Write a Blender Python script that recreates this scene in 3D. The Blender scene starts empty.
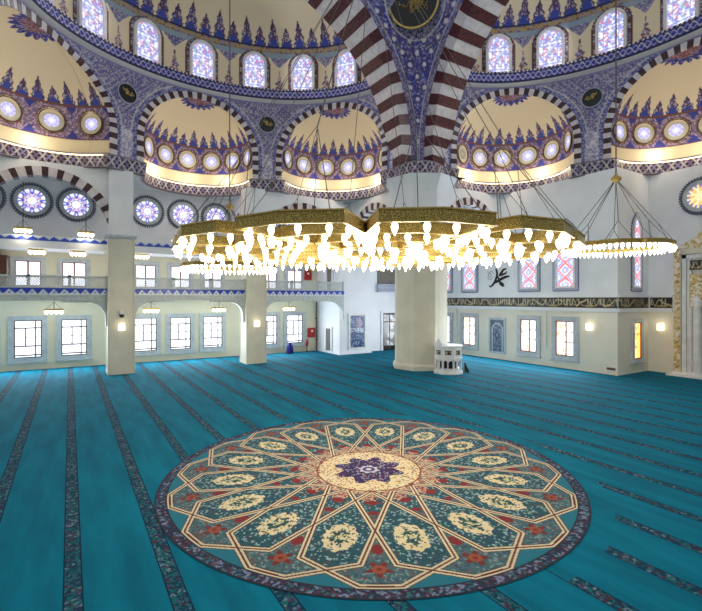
import bpy, math, random
import numpy as np
from mathutils import Vector
random.seed(7)
H = 5.5                                  # eye height above the carpet; z = H + h
PI = math.pi
C = bpy.context.scene.collection
SC = bpy.context.scene

# ------------------------------------------------------------------ materials
def lin(c):
    c = np.asarray(c, float) / 255.0
    return np.where(c <= .04045, c / 12.92, ((c + .055) / 1.055) ** 2.4)
def new_mat(name):
    m = bpy.data.materials.new(name); m.use_nodes = True
    return m, m.node_tree.nodes, m.node_tree.links, m.node_tree.nodes['Principled BSDF']
def mat(name, rgb, rough=.6, metal=0, vary=.08, scale=3.0, emit=0, bump=0):
    m, n, l, b = new_mat(name)
    c = lin(rgb)
    b.inputs['Roughness'].default_value = rough
    b.inputs['Metallic'].default_value = metal
    tc = n.new('ShaderNodeNewGeometry'); nz = n.new('ShaderNodeTexNoise'); nz.inputs['Scale'].default_value = scale
    nz.inputs['Detail'].default_value = 4
    l.new(tc.outputs['Position'], nz.inputs['Vector'])
    r = n.new('ShaderNodeValToRGB')
    r.color_ramp.elements[0].position = .35; r.color_ramp.elements[1].position = .65
    r.color_ramp.elements[0].color = (*[float(x * (1 - vary)) for x in c], 1)
    r.color_ramp.elements[1].color = (*[float(min(1, x * (1 + vary))) for x in c], 1)
    l.new(nz.outputs['Fac'], r.inputs['Fac']); l.new(r.outputs['Color'], b.inputs['Base Color'])
    if bump:
        bp = n.new('ShaderNodeBump'); bp.inputs['Strength'].default_value = bump
        l.new(nz.outputs['Fac'], bp.inputs['Height']); l.new(bp.outputs['Normal'], b.inputs['Normal'])
    if emit:
        l.new(r.outputs['Color'], b.inputs['Emission Color']); b.inputs['Emission Strength'].default_value = emit
    return m
def paint_mat(name, rough=.6, emit=0, metal=0):
    m, n, l, b = new_mat(name)
    a = n.new('ShaderNodeAttribute'); a.attribute_name = 'pat'
    b.inputs['Roughness'].default_value = rough; b.inputs['Metallic'].default_value = metal
    if emit:
        b.inputs['Base Color'].default_value = (.3, .3, .3, 1)
        l.new(a.outputs['Color'], b.inputs['Emission Color']); b.inputs['Emission Strength'].default_value = emit
        m.cycles.emission_sampling = 'FRONT'
    else:
        l.new(a.outputs['Color'], b.inputs['Base Color'])
    return m
P_PAINT = paint_mat('painted_ornament', .65)
P_TILE = paint_mat('glazed_tile', .3)
P_RUG = paint_mat('woven_medallion', .95)
P_GLASS = paint_mat('daylit_stained_glass', .2, .95)
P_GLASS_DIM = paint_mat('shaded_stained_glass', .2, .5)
P_PANE = paint_mat('daylit_window', .2, 1.7)
M_CREAM = mat('cream_wall', (226, 221, 196), .7, vary=.04, scale=.6)
M_CREAMR = mat('light_cream_wall', (236, 231, 216), .6, vary=.04, scale=.6)
M_CREAM2 = mat('cream_stone', (220, 215, 196), .55, vary=.06, scale=.8)
M_WHITE = mat('white_plaster', (238, 241, 247), .6, vary=.05, scale=.5)
M_SOFFIT = mat('pale_blue_plaster', (205, 222, 226), .6, vary=.1, scale=.35)
M_MARBLE = mat('grey_marble', (190, 198, 204), .35, vary=.1, scale=2.5)
M_MARBLEW = mat('white_marble', (232, 232, 232), .35, vary=.08, scale=2.5)
M_LILAC = mat('lilac_marble', (178, 184, 208), .4, vary=.2, scale=9)
M_OXBLOOD = mat('oxblood_marble', (88, 44, 48), .35, vary=.5, scale=6)
M_BRONZE = mat('dark_bronze', (104, 84, 60), .5, .3)
M_MAROON = mat('maroon_marble', (66, 34, 38), .35, vary=.6, scale=5)
M_STRIPEW = mat('white_voussoir', (222, 216, 220), .5, vary=.1, scale=3)
M_BLACK = mat('black_enamel', (22, 20, 22), .3, vary=.3)
M_GOLD = mat('polished_gold', (196, 168, 96), .3, .8, vary=.2, scale=12)
M_FRAME = mat('brown_window_metal', (96, 78, 66), .5)
M_REDWOOD = mat('red_brown_frame', (150, 84, 66), .5)
M_WOOD = mat('dark_wood', (86, 50, 34), .5, vary=.4, scale=8)
M_CABLE = mat('steel_cable', (104, 96, 92), .45, .5)
M_RED = mat('red_enamel', (184, 34, 30), .4)
M_DKBLUE = mat('navy_cloth', (26, 28, 110), .9)
M_PIPE = mat('dark_pipe', (90, 78, 66), .5)
M_DOOR = mat('grey_door', (112, 108, 96), .5)
M_BULB = mat('glowing_bulb', (255, 240, 205), .3, vary=.0, emit=9)
M_BULB.cycles.emission_sampling = 'NONE'
M_LAMP = mat('glowing_lamp_glass', (255, 246, 220), .3, vary=.0, emit=5)
M_SHADE = mat('warm_sconce_glass', (255, 240, 205), .3, vary=.0, emit=1.6)
M_LED = mat('warm_light_strip', (255, 224, 170), .3, vary=.0, emit=3)
M_WHITEPL = mat('white_plastic', (235, 235, 232), .4, vary=.02)

# perforated gold of the chandelier bands
def gold_perf():
    m, n, l, b = new_mat('perforated_gold')
    g = n.new('ShaderNodeNewGeometry'); v = n.new('ShaderNodeTexVoronoi'); v.inputs['Scale'].default_value = 24
    v.feature = 'DISTANCE_TO_EDGE'
    l.new(g.outputs['Position'], v.inputs['Vector'])
    r = n.new('ShaderNodeValToRGB'); r.color_ramp.elements[0].position = .06; r.color_ramp.elements[1].position = .16
    r.color_ramp.elements[0].color = (*lin((206, 180, 104)), 1); r.color_ramp.elements[1].color = (*lin((124, 100, 48)), 1)
    l.new(v.outputs['Distance'], r.inputs['Fac']); l.new(r.outputs['Color'], b.inputs['Base Color'])
    b.inputs['Metallic'].default_value = .45; b.inputs['Roughness'].default_value = .42
    return m
M_PERF = gold_perf()

MED = (8.24, 12.17)                      # centre of the medallion, under the dome
def floor_mat():
    m, n, l, b = new_mat('teal_prayer_carpet')
    g = n.new('ShaderNodeNewGeometry'); sp = n.new('ShaderNodeSeparateXYZ'); l.new(g.outputs['Position'], sp.inputs[0])
    def mth(op, a, bb=None, c=None):
        k = n.new('ShaderNodeMath'); k.operation = op
        for i, x in enumerate((a, bb, c)):
            if x is None: continue
            if isinstance(x, (int, float)): k.inputs[i].default_value = x
            else: l.new(x, k.inputs[i])
        return k.outputs[0]
    X, Y = sp.outputs['X'], sp.outputs['Y']
    per = 1.665
    t = mth('ADD', X, -.05 + per / 2 + per * 20)
    d = mth('SUBTRACT', mth('MODULO', t, per), per / 2)         # -per/2 .. per/2
    ad = mth('ABSOLUTE', d)
    stripe = mth('LESS_THAN', ad, .165)
    edge = mth('MULTIPLY', mth('GREATER_THAN', ad, .14), stripe)
    dx = mth('SUBTRACT', X, MED[0]); dy = mth('SUBTRACT', Y, MED[1])
    rr = mth('SQRT', mth('ADD', mth('MULTIPLY', dx, dx), mth('MULTIPLY', dy, dy)))
    out = mth('GREATER_THAN', rr, mth('ADD', 6.33, mth('MULTIPLY', mth('GREATER_THAN', X, MED[0]), .6)))
    stripe = mth('MULTIPLY', stripe, out); edge = mth('MULTIPLY', edge, out)
    # base colour with brushed pile marks
    nz = n.new('ShaderNodeTexNoise'); nz.inputs['Scale'].default_value = 1.0; nz.inputs['Detail'].default_value = 5
    mp = n.new('ShaderNodeMapping'); mp.inputs['Scale'].default_value = (2.2, .35, 1)
    l.new(g.outputs['Position'], mp.inputs['Vector']); l.new(mp.outputs['Vector'], nz.inputs['Vector'])
    r0 = n.new('ShaderNodeValToRGB'); r0.color_ramp.elements[0].position = .3; r0.color_ramp.elements[1].position = .72
    r0.color_ramp.elements[0].color = (*lin((0, 94, 120)), 1); r0.color_ramp.elements[1].color = (*lin((0, 118, 145)), 1)
    l.new(nz.outputs['Fac'], r0.inputs['Fac'])
    # stripe ornament: dark ground, lilac, red and teal blossoms
    v = n.new('ShaderNodeTexVoronoi'); v.inputs['Scale'].default_value = 17; l.new(g.outputs['Position'], v.inputs['Vector'])
    r1 = n.new('ShaderNodeValToRGB'); cr = r1.color_ramp; cr.interpolation = 'CONSTANT'
    cr.elements[0].position = 0; cr.elements[0].color = (*lin((20, 56, 80)), 1)
    cr.elements[1].position = .4; cr.elements[1].color = (*lin((24, 96, 104)), 1)
    for p_, c_ in ((.7, (60, 80, 108)), (.82, (80, 42, 58)), (.91, (104, 122, 138))):
        e = cr.elements.new(p_); e.color = (*lin(c_), 1)
    sv = n.new('ShaderNodeSeparateColor'); l.new(v.outputs['Color'], sv.inputs[0]); l.new(sv.outputs[0], r1.inputs['Fac'])
    m1 = n.new('ShaderNodeMix'); m1.data_type = 'RGBA'; l.new(stripe, m1.inputs[0]); l.new(r0.outputs['Color'], m1.inputs[6]); l.new(r1.outputs['Color'], m1.inputs[7])
    m2 = n.new('ShaderNodeMix'); m2.data_type = 'RGBA'; l.new(edge, m2.inputs[0]); l.new(m1.outputs[2], m2.inputs[6]); m2.inputs[7].default_value = (*lin((16, 34, 62)), 1)
    l.new(m2.outputs[2], b.inputs['Base Color']); b.inputs['Roughness'].default_value = .95
    b.inputs['Specular IOR Level'].default_value = .1
    return m
M_FLOOR = floor_mat()

# ------------------------------------------------------------------ mesh building
class MB:
    def __init__(s): s.v = []; s.f = []; s.m = []
    def quad(s, a, b, c, d, m=0):
        k = len(s.v); s.v += [a, b, c, d]; s.f.append((k, k + 1, k + 2, k + 3)); s.m.append(m)
    def hexa(s, P, m=0):                 # 8 points: bottom 4, top 4
        k = len(s.v); s.v += [tuple(p) for p in P]
        for q in ((3, 2, 1, 0), (4, 5, 6, 7), (0, 1, 5, 4), (1, 2, 6, 5), (2, 3, 7, 6), (3, 0, 4, 7)):
            s.f.append(tuple(k + i for i in q)); s.m.append(m)
    def box(s, x0, x1, y0, y1, z0, z1, m=0):
        s.hexa([(x0, y0, z0), (x1, y0, z0), (x1, y1, z0), (x0, y1, z0), (x0, y0, z1), (x1, y0, z1), (x1, y1, z1), (x0, y1, z1)], m)
    def fbox(s, F, s0, s1, h0, h1, d0, d1, m=0):
        s.hexa([F(s0, h0, d0), F(s1, h0, d0), F(s1, h0, d1), F(s0, h0, d1), F(s0, h1, d0), F(s1, h1, d0), F(s1, h1, d1), F(s0, h1, d1)], m)
    def tube(s, p0, p1, r, n=6, m=0, r1=None):
        r1 = r if r1 is None else r1
        p0 = Vector(p0); p1 = Vector(p1); d = (p1 - p0).normalized()
        a = d.orthogonal().normalized(); b = d.cross(a); k = len(s.v)
        for p, q in ((p0, r), (p1, r1)):
            for i in range(n):
                t = 2 * PI * i / n; s.v.append(tuple(p + (a * math.cos(t) + b * math.sin(t)) * q))
        for i in range(n):
            j = (i + 1) % n; s.f.append((k + i, k + j, k + n + j, k + n + i)); s.m.append(m)
        s.f.append(tuple(k + i for i in range(n))[::-1]); s.m.append(m)
        s.f.append(tuple(k + n + i for i in range(n))); s.m.append(m)
    def lathe(s, prof, c=(0, 0, 0), n=8, m=0, rot=0):
        k = len(s.v)
        for r, z in prof:
            for i in range(n):
                t = 2 * PI * i / n + rot; s.v.append((c[0] + r * math.cos(t), c[1] + r * math.sin(t), c[2] + z))
        for j in range(len(prof) - 1):
            for i in range(n):
                i2 = (i + 1) % n
                s.f.append((k + j * n + i, k + j * n + i2, k + (j + 1) * n + i2, k + (j + 1) * n + i)); s.m.append(m)
        s.f.append(tuple(k + i for i in range(n))[::-1]); s.m.append(m)
        e = k + (len(prof) - 1) * n
        s.f.append(tuple(e + i for i in range(n))); s.m.append(m)
    def build(s, name, mats, parent=None, smooth=False):
        me = bpy.data.meshes.new(name)
        off = Vector(parent['_o']) if parent is not None and '_o' in parent else Vector((0, 0, 0))
        me.from_pydata([tuple(Vector(v) - off) for v in s.v], [], s.f)
        if not isinstance(mats, (list, tuple)): mats = [mats]
        for q in mats: me.materials.append(q)
        me.polygons.foreach_set('material_index', s.m)
        if smooth: me.polygons.foreach_set('use_smooth', [True] * len(s.f))
        me.update()
        o = bpy.data.objects.new(name, me); C.objects.link(o)
        if parent is not None:
            o.parent = parent
            if '_o' in parent: o['_o'] = parent['_o']
        return o
def thing(name, label, cat, loc, group=None):
    o = bpy.data.objects.new(name, None); C.objects.link(o); o.location = loc
    o['_o'] = tuple(float(x) for x in loc)
    o.empty_display_size = .2
    return tag(o, label, cat, group)
def struct_root(name, loc):
    o = bpy.data.objects.new(name, None); C.objects.link(o); o.location = loc; o['_o'] = tuple(float(x) for x in loc)
    o['kind'] = 'structure'; o.empty_display_size = .2
    return o
def tag(o, label, cat, group=None):
    o['label'] = label; o['category'] = cat
    if group: o['group'] = group
    return o
def st(o): o['kind'] = 'structure'; return o

def grid(name, P, col, mt, mask=None, parent=None, smooth=True, thick=0):
    """P (nu,nv,3) points, col (nu,nv,3) linear colours, mask (nu-1,nv-1) keep face."""
    nu, nv = P.shape[:2]
    idx = np.arange(nu * nv).reshape(nu, nv)
    q = np.stack([idx[:-1, :-1], idx[1:, :-1], idx[1:, 1:], idx[:-1, 1:]], -1).reshape(-1, 4)
    if mask is not None: q = q[mask.reshape(-1)]
    used = np.unique(q); re = -np.ones(nu * nv, int); re[used] = np.arange(len(used)); q = re[q]
    V = P.reshape(-1, 3)[used].astype(np.float32)
    if parent is not None and '_o' in parent: V = V - np.array(parent['_o'], np.float32)
    me = bpy.data.meshes.new(name)
    me.vertices.add(len(V)); me.vertices.foreach_set('co', V.astype(np.float32).reshape(-1))
    me.loops.add(len(q) * 4); me.loops.foreach_set('vertex_index', q.reshape(-1).astype(np.int32))
    me.polygons.add(len(q)); me.polygons.foreach_set('loop_start', np.arange(0, len(q) * 4, 4, dtype=np.int32))
    me.update(calc_edges=True); me.validate()
    ca = me.color_attributes.new('pat', 'FLOAT_COLOR', 'POINT')
    cc = np.ones((len(V), 4), np.float32); cc[:, :3] = col.reshape(-1, 3)[used]
    ca.data.foreach_set('color', cc.reshape(-1))
    me.materials.append(mt)
    me.polygons.foreach_set('use_smooth', np.full(len(q), smooth))
    o = bpy.data.objects.new(name, me); C.objects.link(o)
    if parent is not None:
        o.parent = parent
        if '_o' in parent: o['_o'] = parent['_o']
    if thick:
        md = o.modifiers.new('thickness', 'SOLIDIFY'); md.thickness = thick; md.offset = 0
    return o

# ------------------------------------------------------------------ pattern tools (numpy)
CREAM = lin((242, 226, 196)); BLUE = lin((52, 62, 168)); NAVY = lin((34, 32, 84)); LAV = lin((142, 140, 190))
BROWN = lin((104, 62, 56)); WHITE = lin((228, 224, 226)); MAR = lin((66, 30, 40)); GREY = lin((170, 176, 190))
REDC = lin((170, 38, 44)); ROYAL = lin((46, 84, 190)); GOLDC = lin((196, 160, 84)); PINK = lin((176, 120, 130))
def hsh(i, j, k=0):
    v = np.sin(i * 127.1 + j * 311.7 + k * 74.7) * 43758.5453
    return v - np.floor(v)
def cells(x, y, size, pal, w, k=0):
    x, y = x + .35 * size * np.sin(y / size * 2.3 + k), y + .35 * size * np.sin(x / size * 1.9 + k)
    c = np.zeros(x.shape + (3,)); r = hsh(np.floor(x / size), np.floor(y / size), k); acc = 0
    for p, ww in zip(pal, w):
        mk = (r >= acc) & (r < acc + ww); c[mk] = p; acc += ww
    c[r >= acc] = pal[-1]
    return c
def put(c, mk, col):
    if np.ndim(col) == 1: c[mk] = col
    else: c[mk] = col[mk]
    return c
def lace(s, h, k=1.0):
    """blue and lilac scrollwork"""
    f = 2 * PI / (.62 * k)
    a = np.sin(f * s) * np.sin(f * h) ; b = np.cos(f * s * .5 + f * h * .5) * np.cos(f * s * .5 - f * h * .5)
    c = np.empty(s.shape + (3,)); c[:] = lin((122, 120, 168))
    put(c, a > .45, lin((72, 78, 160))); put(c, a < -.45, lin((120, 96, 120))); put(c, np.abs(b) < .14, lin((170, 166, 192)))
    put(c, hsh(np.floor(s / .08), np.floor(h / .08)) > .82, lin((196, 190, 204)))
    return c
def fringe(c, s, h, h0, hh, per):
    """crest of pointed palmettes standing on h0"""
    n = np.floor(s / per); u = np.abs(s / per - n - .5) * 2
    tall = np.where(n % 2 == 0, 1.0, .74)
    v = (h - h0) / (hh * tall)
    w = np.clip(.96 * (1 - np.clip(v, 0, 1)) ** .8, 0, 1) * (1 + .16 * np.sin(v * 20)) * np.where(v < .12, .8, 1)
    ins = (v >= 0) & (v < 1) & (u < w)
    body = cells(s, h, .09, [lin((84, 76, 150)), lin((124, 92, 120)), LAV, lin((214, 206, 214)), NAVY], [.26, .2, .24, .2, .1], 3)
    put(body, (v < .3) & (u < .7 - v * 1.2), lin((58, 76, 170)))
    put(body, (v > .3) & (u < .1), lin((96, 60, 80)))
    put(body, (u > w - .14), lin((52, 44, 92)))
    return put(c, ins, body)
def lattice(s, h, h0, h1):
    """white strapwork on maroon"""
    t = (h - h0) / (h1 - h0); per = 1.5
    u = s / per; w = np.abs((u % 1) - .5) * 2
    c = np.empty(s.shape + (3,)); c[:] = lin((58, 28, 38))
    put(c, hsh(np.floor(s / .1), np.floor(h / .1), 4) > .8, lin((104, 74, 96)))
    put(c, np.abs(w - t) < .085, WHITE * .75); put(c, np.abs((1 - w) - t) < .085, WHITE * .75)
    ctr = np.minimum(np.abs(w), np.abs(1 - w)); put(c, (np.abs(ctr * .75 - np.abs(t - .5) * .9 + .0) < .05) & (np.abs(t - .5) < .3), LAV)
    put(c, (t < .09) | (t > .91), lin((150, 142, 160))); put(c, (t < .03) | (t > .97), lin((80, 60, 80)))
    return c

# ------------------------------------------------------------------ camera
cam = bpy.data.cameras.new('camera'); co = bpy.data.objects.new('camera', cam); C.objects.link(co)
co.location = (0, 0, H); cam.sensor_width = 36; cam.lens = 36 * 452 / 702
cam.shift_y = -6.5 / 702; cam.clip_end = 300
co.rotation_euler = (PI / 2, 0, -math.atan2(.528, .849)); SC.camera = co
SN, CS = math.sin(math.atan2(.528, .849)), math.cos(math.atan2(.528, .849))

# ------------------------------------------------------------------ floor
b = MB(); b.box(-16, 46, -12, 46, -.3, 0); st(b.build('floor', M_FLOOR))

def seg(px, py, a, bb):
    a = np.array(a); bb = np.array(bb); d = bb - a; L = d @ d
    t = np.clip(((px - a[0]) * d[0] + (py - a[1]) * d[1]) / L, 0, 1)
    return np.hypot(px - a[0] - t * d[0], py - a[1] - t * d[1])
def rug():
    nr, na = 330, 1800
    r = np.linspace(0.001, 6.46, nr)[:, None] * np.ones((1, na + 1)); th = np.ones((nr, 1)) * np.linspace(0, 2 * PI, na + 1)[None]
    ax0 = -(PI / 2 - math.atan2(.528, .849))   # pattern turned so a petal gap faces the camera
    X = MED[0] + r * np.cos(th); Y = MED[1] + r * np.sin(th)
    fold = 2 * PI / 16
    a = th - math.atan2(-.849, -.528) - fold / 2   # 0 = petal axis; the facing axis is a gap
    k = np.round(a / fold); a = a - k * fold
    lx, ly = r * np.sin(a), r * np.cos(a)
    cx, cy = X, Y
    q = .085
    SZ = .05; TEAL = lin((10, 110, 124)); DTEAL = lin((14, 66, 78)); GT = lin((66, 96, 106)); CR = lin((210, 198, 166)); RD = lin((118, 24, 30))
    c = np.empty(r.shape + (3,)); c[:] = lin((2, 104, 126))
    K = np.array((.66, 5.3)); T = np.array((0, 5.74)); pol = lambda rr_, dg: np.array((rr_ * math.sin(math.radians(dg)), rr_ * math.cos(math.radians(dg))))
    Q = pol(6.08, 7.25); Q2 = pol(6.08, 15.25); In = pol(1.75, 33)
    # inside outline of star
    ang = np.degrees(np.abs(a))
    petal_end = 5.74 - np.abs(lx) * (.44 / .66)
    gap_end = np.where(ang > 7.25, 6.08 * math.cos(math.radians(4)) / np.cos(np.radians(ang - 11.25)), T[1] / np.cos(a) + (ang / 7.25) * (6.08 - 5.74) )
    gap_end = np.where(ang > 7.25, gap_end, T[1] + ang / 7.25 * (6.08 - T[1]))
    inside = r < gap_end
    fl = cells(cx, cy, .05, [GT, lin((50, 90, 100)), lin((110, 138, 138)), lin((40, 70, 90)), lin((120, 60, 60))], [.36, .3, .14, .13, .07])
    put(c, inside, fl)
    # petal field
    side = .66 + (5.3 - ly) * .092
    inp = (np.abs(lx) < side) & (ly < petal_end) & (r > 2.0)
    pf = cells(cx, cy, .05, [DTEAL, lin((20, 82, 90)), lin((132, 164, 168)), lin((28, 60, 100)), lin((96, 50, 52))], [.42, .28, .16, .1, .04], 5)
    put(c, inp, pf)
    # overlapped inner zone between crossing straps
    z2 = (r < 4.17) & (ang > 5.4) & (r > 2.6); zc = cells(cx, cy, .05, [lin((66, 96, 104)), DTEAL, lin((140, 60, 60))], [.5, .3, .2], 9)
    lx2, ly2 = r * np.sin(np.abs(a) - fold / 2), r * np.cos(np.abs(a) - fold / 2)
    put(c, (np.abs(lx2) < .30 * (4.17 - ly2) / 1.2) & (r < 4.17) & (r > 3.0), zc)
    put(c, (r < 2.25 + .25 * np.cos(16 * th + 8 * fold)), cells(cx, cy, .05, [lin((170, 120, 110)), lin((196, 170, 140)), RD, DTEAL], [.4, .25, .2, .15], 2))
    for rc, w, hgt in ((2.45, .26, .16), (3.05, .2, .12)):
        put(c, (np.abs(lx2) / w + np.abs(ly2 - rc) / hgt < 1), RD)
    # red flower in the outer gaps
    fr = np.hypot(lx2, ly2 - 5.5); fa = np.arctan2(lx2, ly2 - 5.5)
    put(c, fr < .30 * (.72 + .28 * np.cos(5 * fa)), lin((104, 34, 30))); put(c, fr < .15, lin((140, 70, 46))); put(c, fr < .06, RD)
    put(c, np.hypot(lx2 / .14, (ly2 - 4.75) / .2) < 1, RD)
    # cream cartouche in each petal
    e = np.hypot(lx / .40, (ly - 4.3) / .62); ea = np.arctan2(lx, ly - 4.3); lim = 1 + .06 * np.cos(12 * ea)
    put(c, e < lim, cells(cx, cy, .05, [CR, lin((206, 190, 140)), lin((60, 66, 70))], [.6, .25, .15], 4))
    put(c, e < .55 * (1 + .15 * np.cos(8 * ea)), cells(cx, cy, .05, [lin((30, 60, 66)), lin((206, 200, 160)), lin((40, 96, 90))], [.5, .25, .25], 6))
    put(c, e < .14, lin((190, 180, 140)))
    # interlaced straps
    D = np.full(r.shape, 9.)
    for kk in (-2, -1, 0, 1, 2):
        aa = a - kk * fold; ux, uy = r * np.sin(aa), r * np.cos(aa)
        for sg in (1, -1):
            vx = ux * sg
            for A, B in ((K, In), (-K * (1, -1), Q), (Q, Q2)):
                D = np.minimum(D, seg(vx, uy, A, B))
    D = np.where(r < 1.8, 9., D)
    put(c, D < .075, CR * .95); put(c, D < .024, lin((90, 24, 30))); put(c, (D > .075) & (D < .1) & (r < 6.2), lin((60, 50, 50)))
    # hub
    ang16 = np.cos(16 * th)
    put(c, r < 1.72 + .05 * ang16, cells(cx, cy, .05, [CR, lin((222, 196, 140)), lin((120, 90, 60)), lin((150, 60, 50))], [.6, .2, .12, .08], 8))
    put(c, (r > 1.66) & (r < 1.72), lin((120, 70, 50)))
    nav = cells(cx, cy, .05, [lin((28, 24, 70)), lin((44, 36, 96)), lin((170, 160, 180)), lin((110, 40, 70))], [.5, .27, .13, .1], 11)
    put(c, r < 1.0 + .17 * np.cos(8 * th + .5), nav)
    put(c, r < .3 + .04 * np.cos(8 * th), lin((190, 186, 196))); put(c, r < .2, lin((60, 60, 130))); put(c, r < .09, CR)
    # guard border
    bd = cells(r * 1.0, th * 6.2, .062, [lin((28, 34, 66)), lin((20, 24, 50)), lin((110, 120, 150)), lin((86, 40, 60)), lin((24, 96, 110))], [.42, .18, .17, .1, .13], 7)
    put(c, r > 6.14, bd); put(c, (r > 6.14) & (r < 6.18), lin((20, 26, 46))); put(c, r > 6.42, lin((20, 26, 46)))
    P = np.stack([MED[0] - .06 + (X - MED[0]) * .981, MED[1] - .1 + (Y - MED[1]) * .981, np.full_like(X, .012)], -1)
    o = grid('round_medallion_rug', P, c, P_RUG, smooth=False)
    tag(o, 'round sixteen-petalled medallion carpet with navy border lying on the teal carpet', 'carpet')
rug()

# ------------------------------------------------------------------ semi-domes with their exedrae
EA, EB = 12.6, 10.34
class Semi:
    def __init__(s, cx, cy, flip): s.cx, s.cy, s.flip = cx, cy, flip
    def W(s, p, q, h):
        p, q, h = np.broadcast_arrays(np.asarray(p, float), np.asarray(q, float), np.asarray(h, float))
        if s.flip: return np.stack([s.cx + q, s.cy + p, H + h], -1)
        return np.stack([s.cx + p, s.cy + q, H + h], -1)
    def w(s, p, q, h): return tuple(float(x) for x in s.W(p, q, h))
def ell(t, k=0.0):
    return (EA + k) * math.sin(t), (EB + k) * math.cos(t)
# arc length along the plan ellipse
TT = np.radians(np.linspace(-100, 90, 3001)); PP = EA * np.sin(TT); QQ = EB * np.cos(TT)
SS = np.concatenate([[0], np.cumsum(np.hypot(np.diff(PP), np.diff(QQ)))])
def t_of_s(s): return np.interp(s, SS, TT)
def s_of_t(td): return float(np.interp(math.radians(td), TT, SS))
HB0, HB1 = 9.4, 10.4                     # strapwork band
HW = 17.1                                # underside of the cornice
COUNT = {'trim': 0, 'win': 0, 'ceil': 0}
def trim(): COUNT['trim'] += 1; return 'trim_%d' % COUNT['trim']
def win(): COUNT['win'] += 1; return 'window_%d' % COUNT['win']

def frame_of(S, t, k, hc):
    """wall frame on the ellipse: returns F(s,h,d) with d towards the room"""
    p, q = ell(t, k); tp, tq = EA * math.cos(t), -EB * math.sin(t); L = math.hypot(tp, tq); tp /= L; tq /= L
    npp, nq = -(-tq), -tp
    # inward normal = towards centre
    nx, ny = tq, -tp
    if nx * (-p) + ny * (-q) < 0: nx, ny = -nx, -ny
    return lambda s, h, d: S.w(p + tp * s + nx * d, q + tq * s + ny * d, hc + h)

def outline_ring(b, F, pts, w, d0, d1, m=0):
    n = len(pts)
    P = np.array(pts); area = 0
    for i in range(n):
        x0, y0 = P[i]; x1, y1 = P[(i + 1) % n]; area += x0 * y1 - x1 * y0
    out = []
    for i in range(n):
        e0 = P[i] - P[i - 1]; e1 = P[(i + 1) % n] - P[i]
        e0 = e0 / (np.hypot(*e0) + 1e-9); e1 = e1 / (np.hypot(*e1) + 1e-9)
        n0 = np.array((e0[1], -e0[0])); n1 = np.array((e1[1], -e1[0])); mm = n0 + n1; mm /= (mm @ n0 + 1e-9)
        if area < 0: mm = -mm
        out.append(P[i] + mm * w)
    for i in range(n):
        j = (i + 1) % n
        A, B, Cc, D = P[i], P[j], out[j], out[i]
        b.hexa([F(*A, d0), F(*B, d0), F(*Cc, d0), F(*D, d0), F(*A, d1), F(*B, d1), F(*Cc, d1), F(*D, d1)], m)
    return out
def arch_pts(w, h0, hs, hr, n=14):       # half width, base, springing, rise
    pts = [(-w, h0), (w, h0)]
    for i in range(n + 1):
        a = PI * i / n; pts.append((w * math.cos(a), hs + hr * math.sin(a)))
    return pts
def circ(r, n=24): return [(r * math.cos(2 * PI * i / n), r * math.sin(2 * PI * i / n)) for i in range(n)]

def stained(s, h, k=1.0, red=.12):
    c = np.empty(s.shape + (3,)); c[:] = lin((236, 238, 250))
    cc = cells(s, h, .16 * k, [lin((236, 238, 255)), lin((124, 124, 206)), lin((190, 196, 238)), lin((206, 90, 120)), lin((120, 160, 170))], [.42, .22, .2, red, .04], 21)
    put(c, np.ones(s.shape, bool), cc)
    f = np.sin(2 * PI * s / (.5 * k)) * np.sin(2 * PI * h / (.5 * k))
    put(c, np.abs(f) < .12, lin((120, 124, 180)))
    return c
def pane_grid(name, F, s0, s1, h0, h1, d, inside, colf, mt, parent, res=.05):
    ns = max(3, int((s1 - s0) / res)); nh = max(3, int((h1 - h0) / res))
    s = np.linspace(s0, s1, ns)[:, None] * np.ones((1, nh)); h = np.ones((ns, 1)) * np.linspace(h0, h1, nh)[None]
    P = np.array([[F(s[i, j], h[i, j], d) for j in range(nh)] for i in range(ns)])
    c = colf(s, h)
    mk = None
    if inside is not None:
        sm = (s[:-1, :-1] + s[1:, 1:]) / 2; hm = (h[:-1, :-1] + h[1:, 1:]) / 2; mk = inside(sm, hm)
    return grid(name, P, c, mt, mk, parent, smooth=False)

def semi_window(S, t):
    F = frame_of(S, t, .02, 18.25)
    w, hs = .82, 2.05
    r = struct_root(win(), F(0, 0, 0))
    pane_grid('pane', F, -w - .05, w + .05, 0, hs + w + .05, .16,
              lambda s, h: (np.abs(s) < w + .04) & ((h < hs) | (np.hypot(s, h - hs) < w + .04)), lambda s, h: stained(s, h, 1.0), P_GLASS, r)
    b = MB(); outline_ring(b, F, arch_pts(w, 0, hs, w), .2, .0, .34); b.build('window_frame', M_MARBLEW, r)

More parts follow.
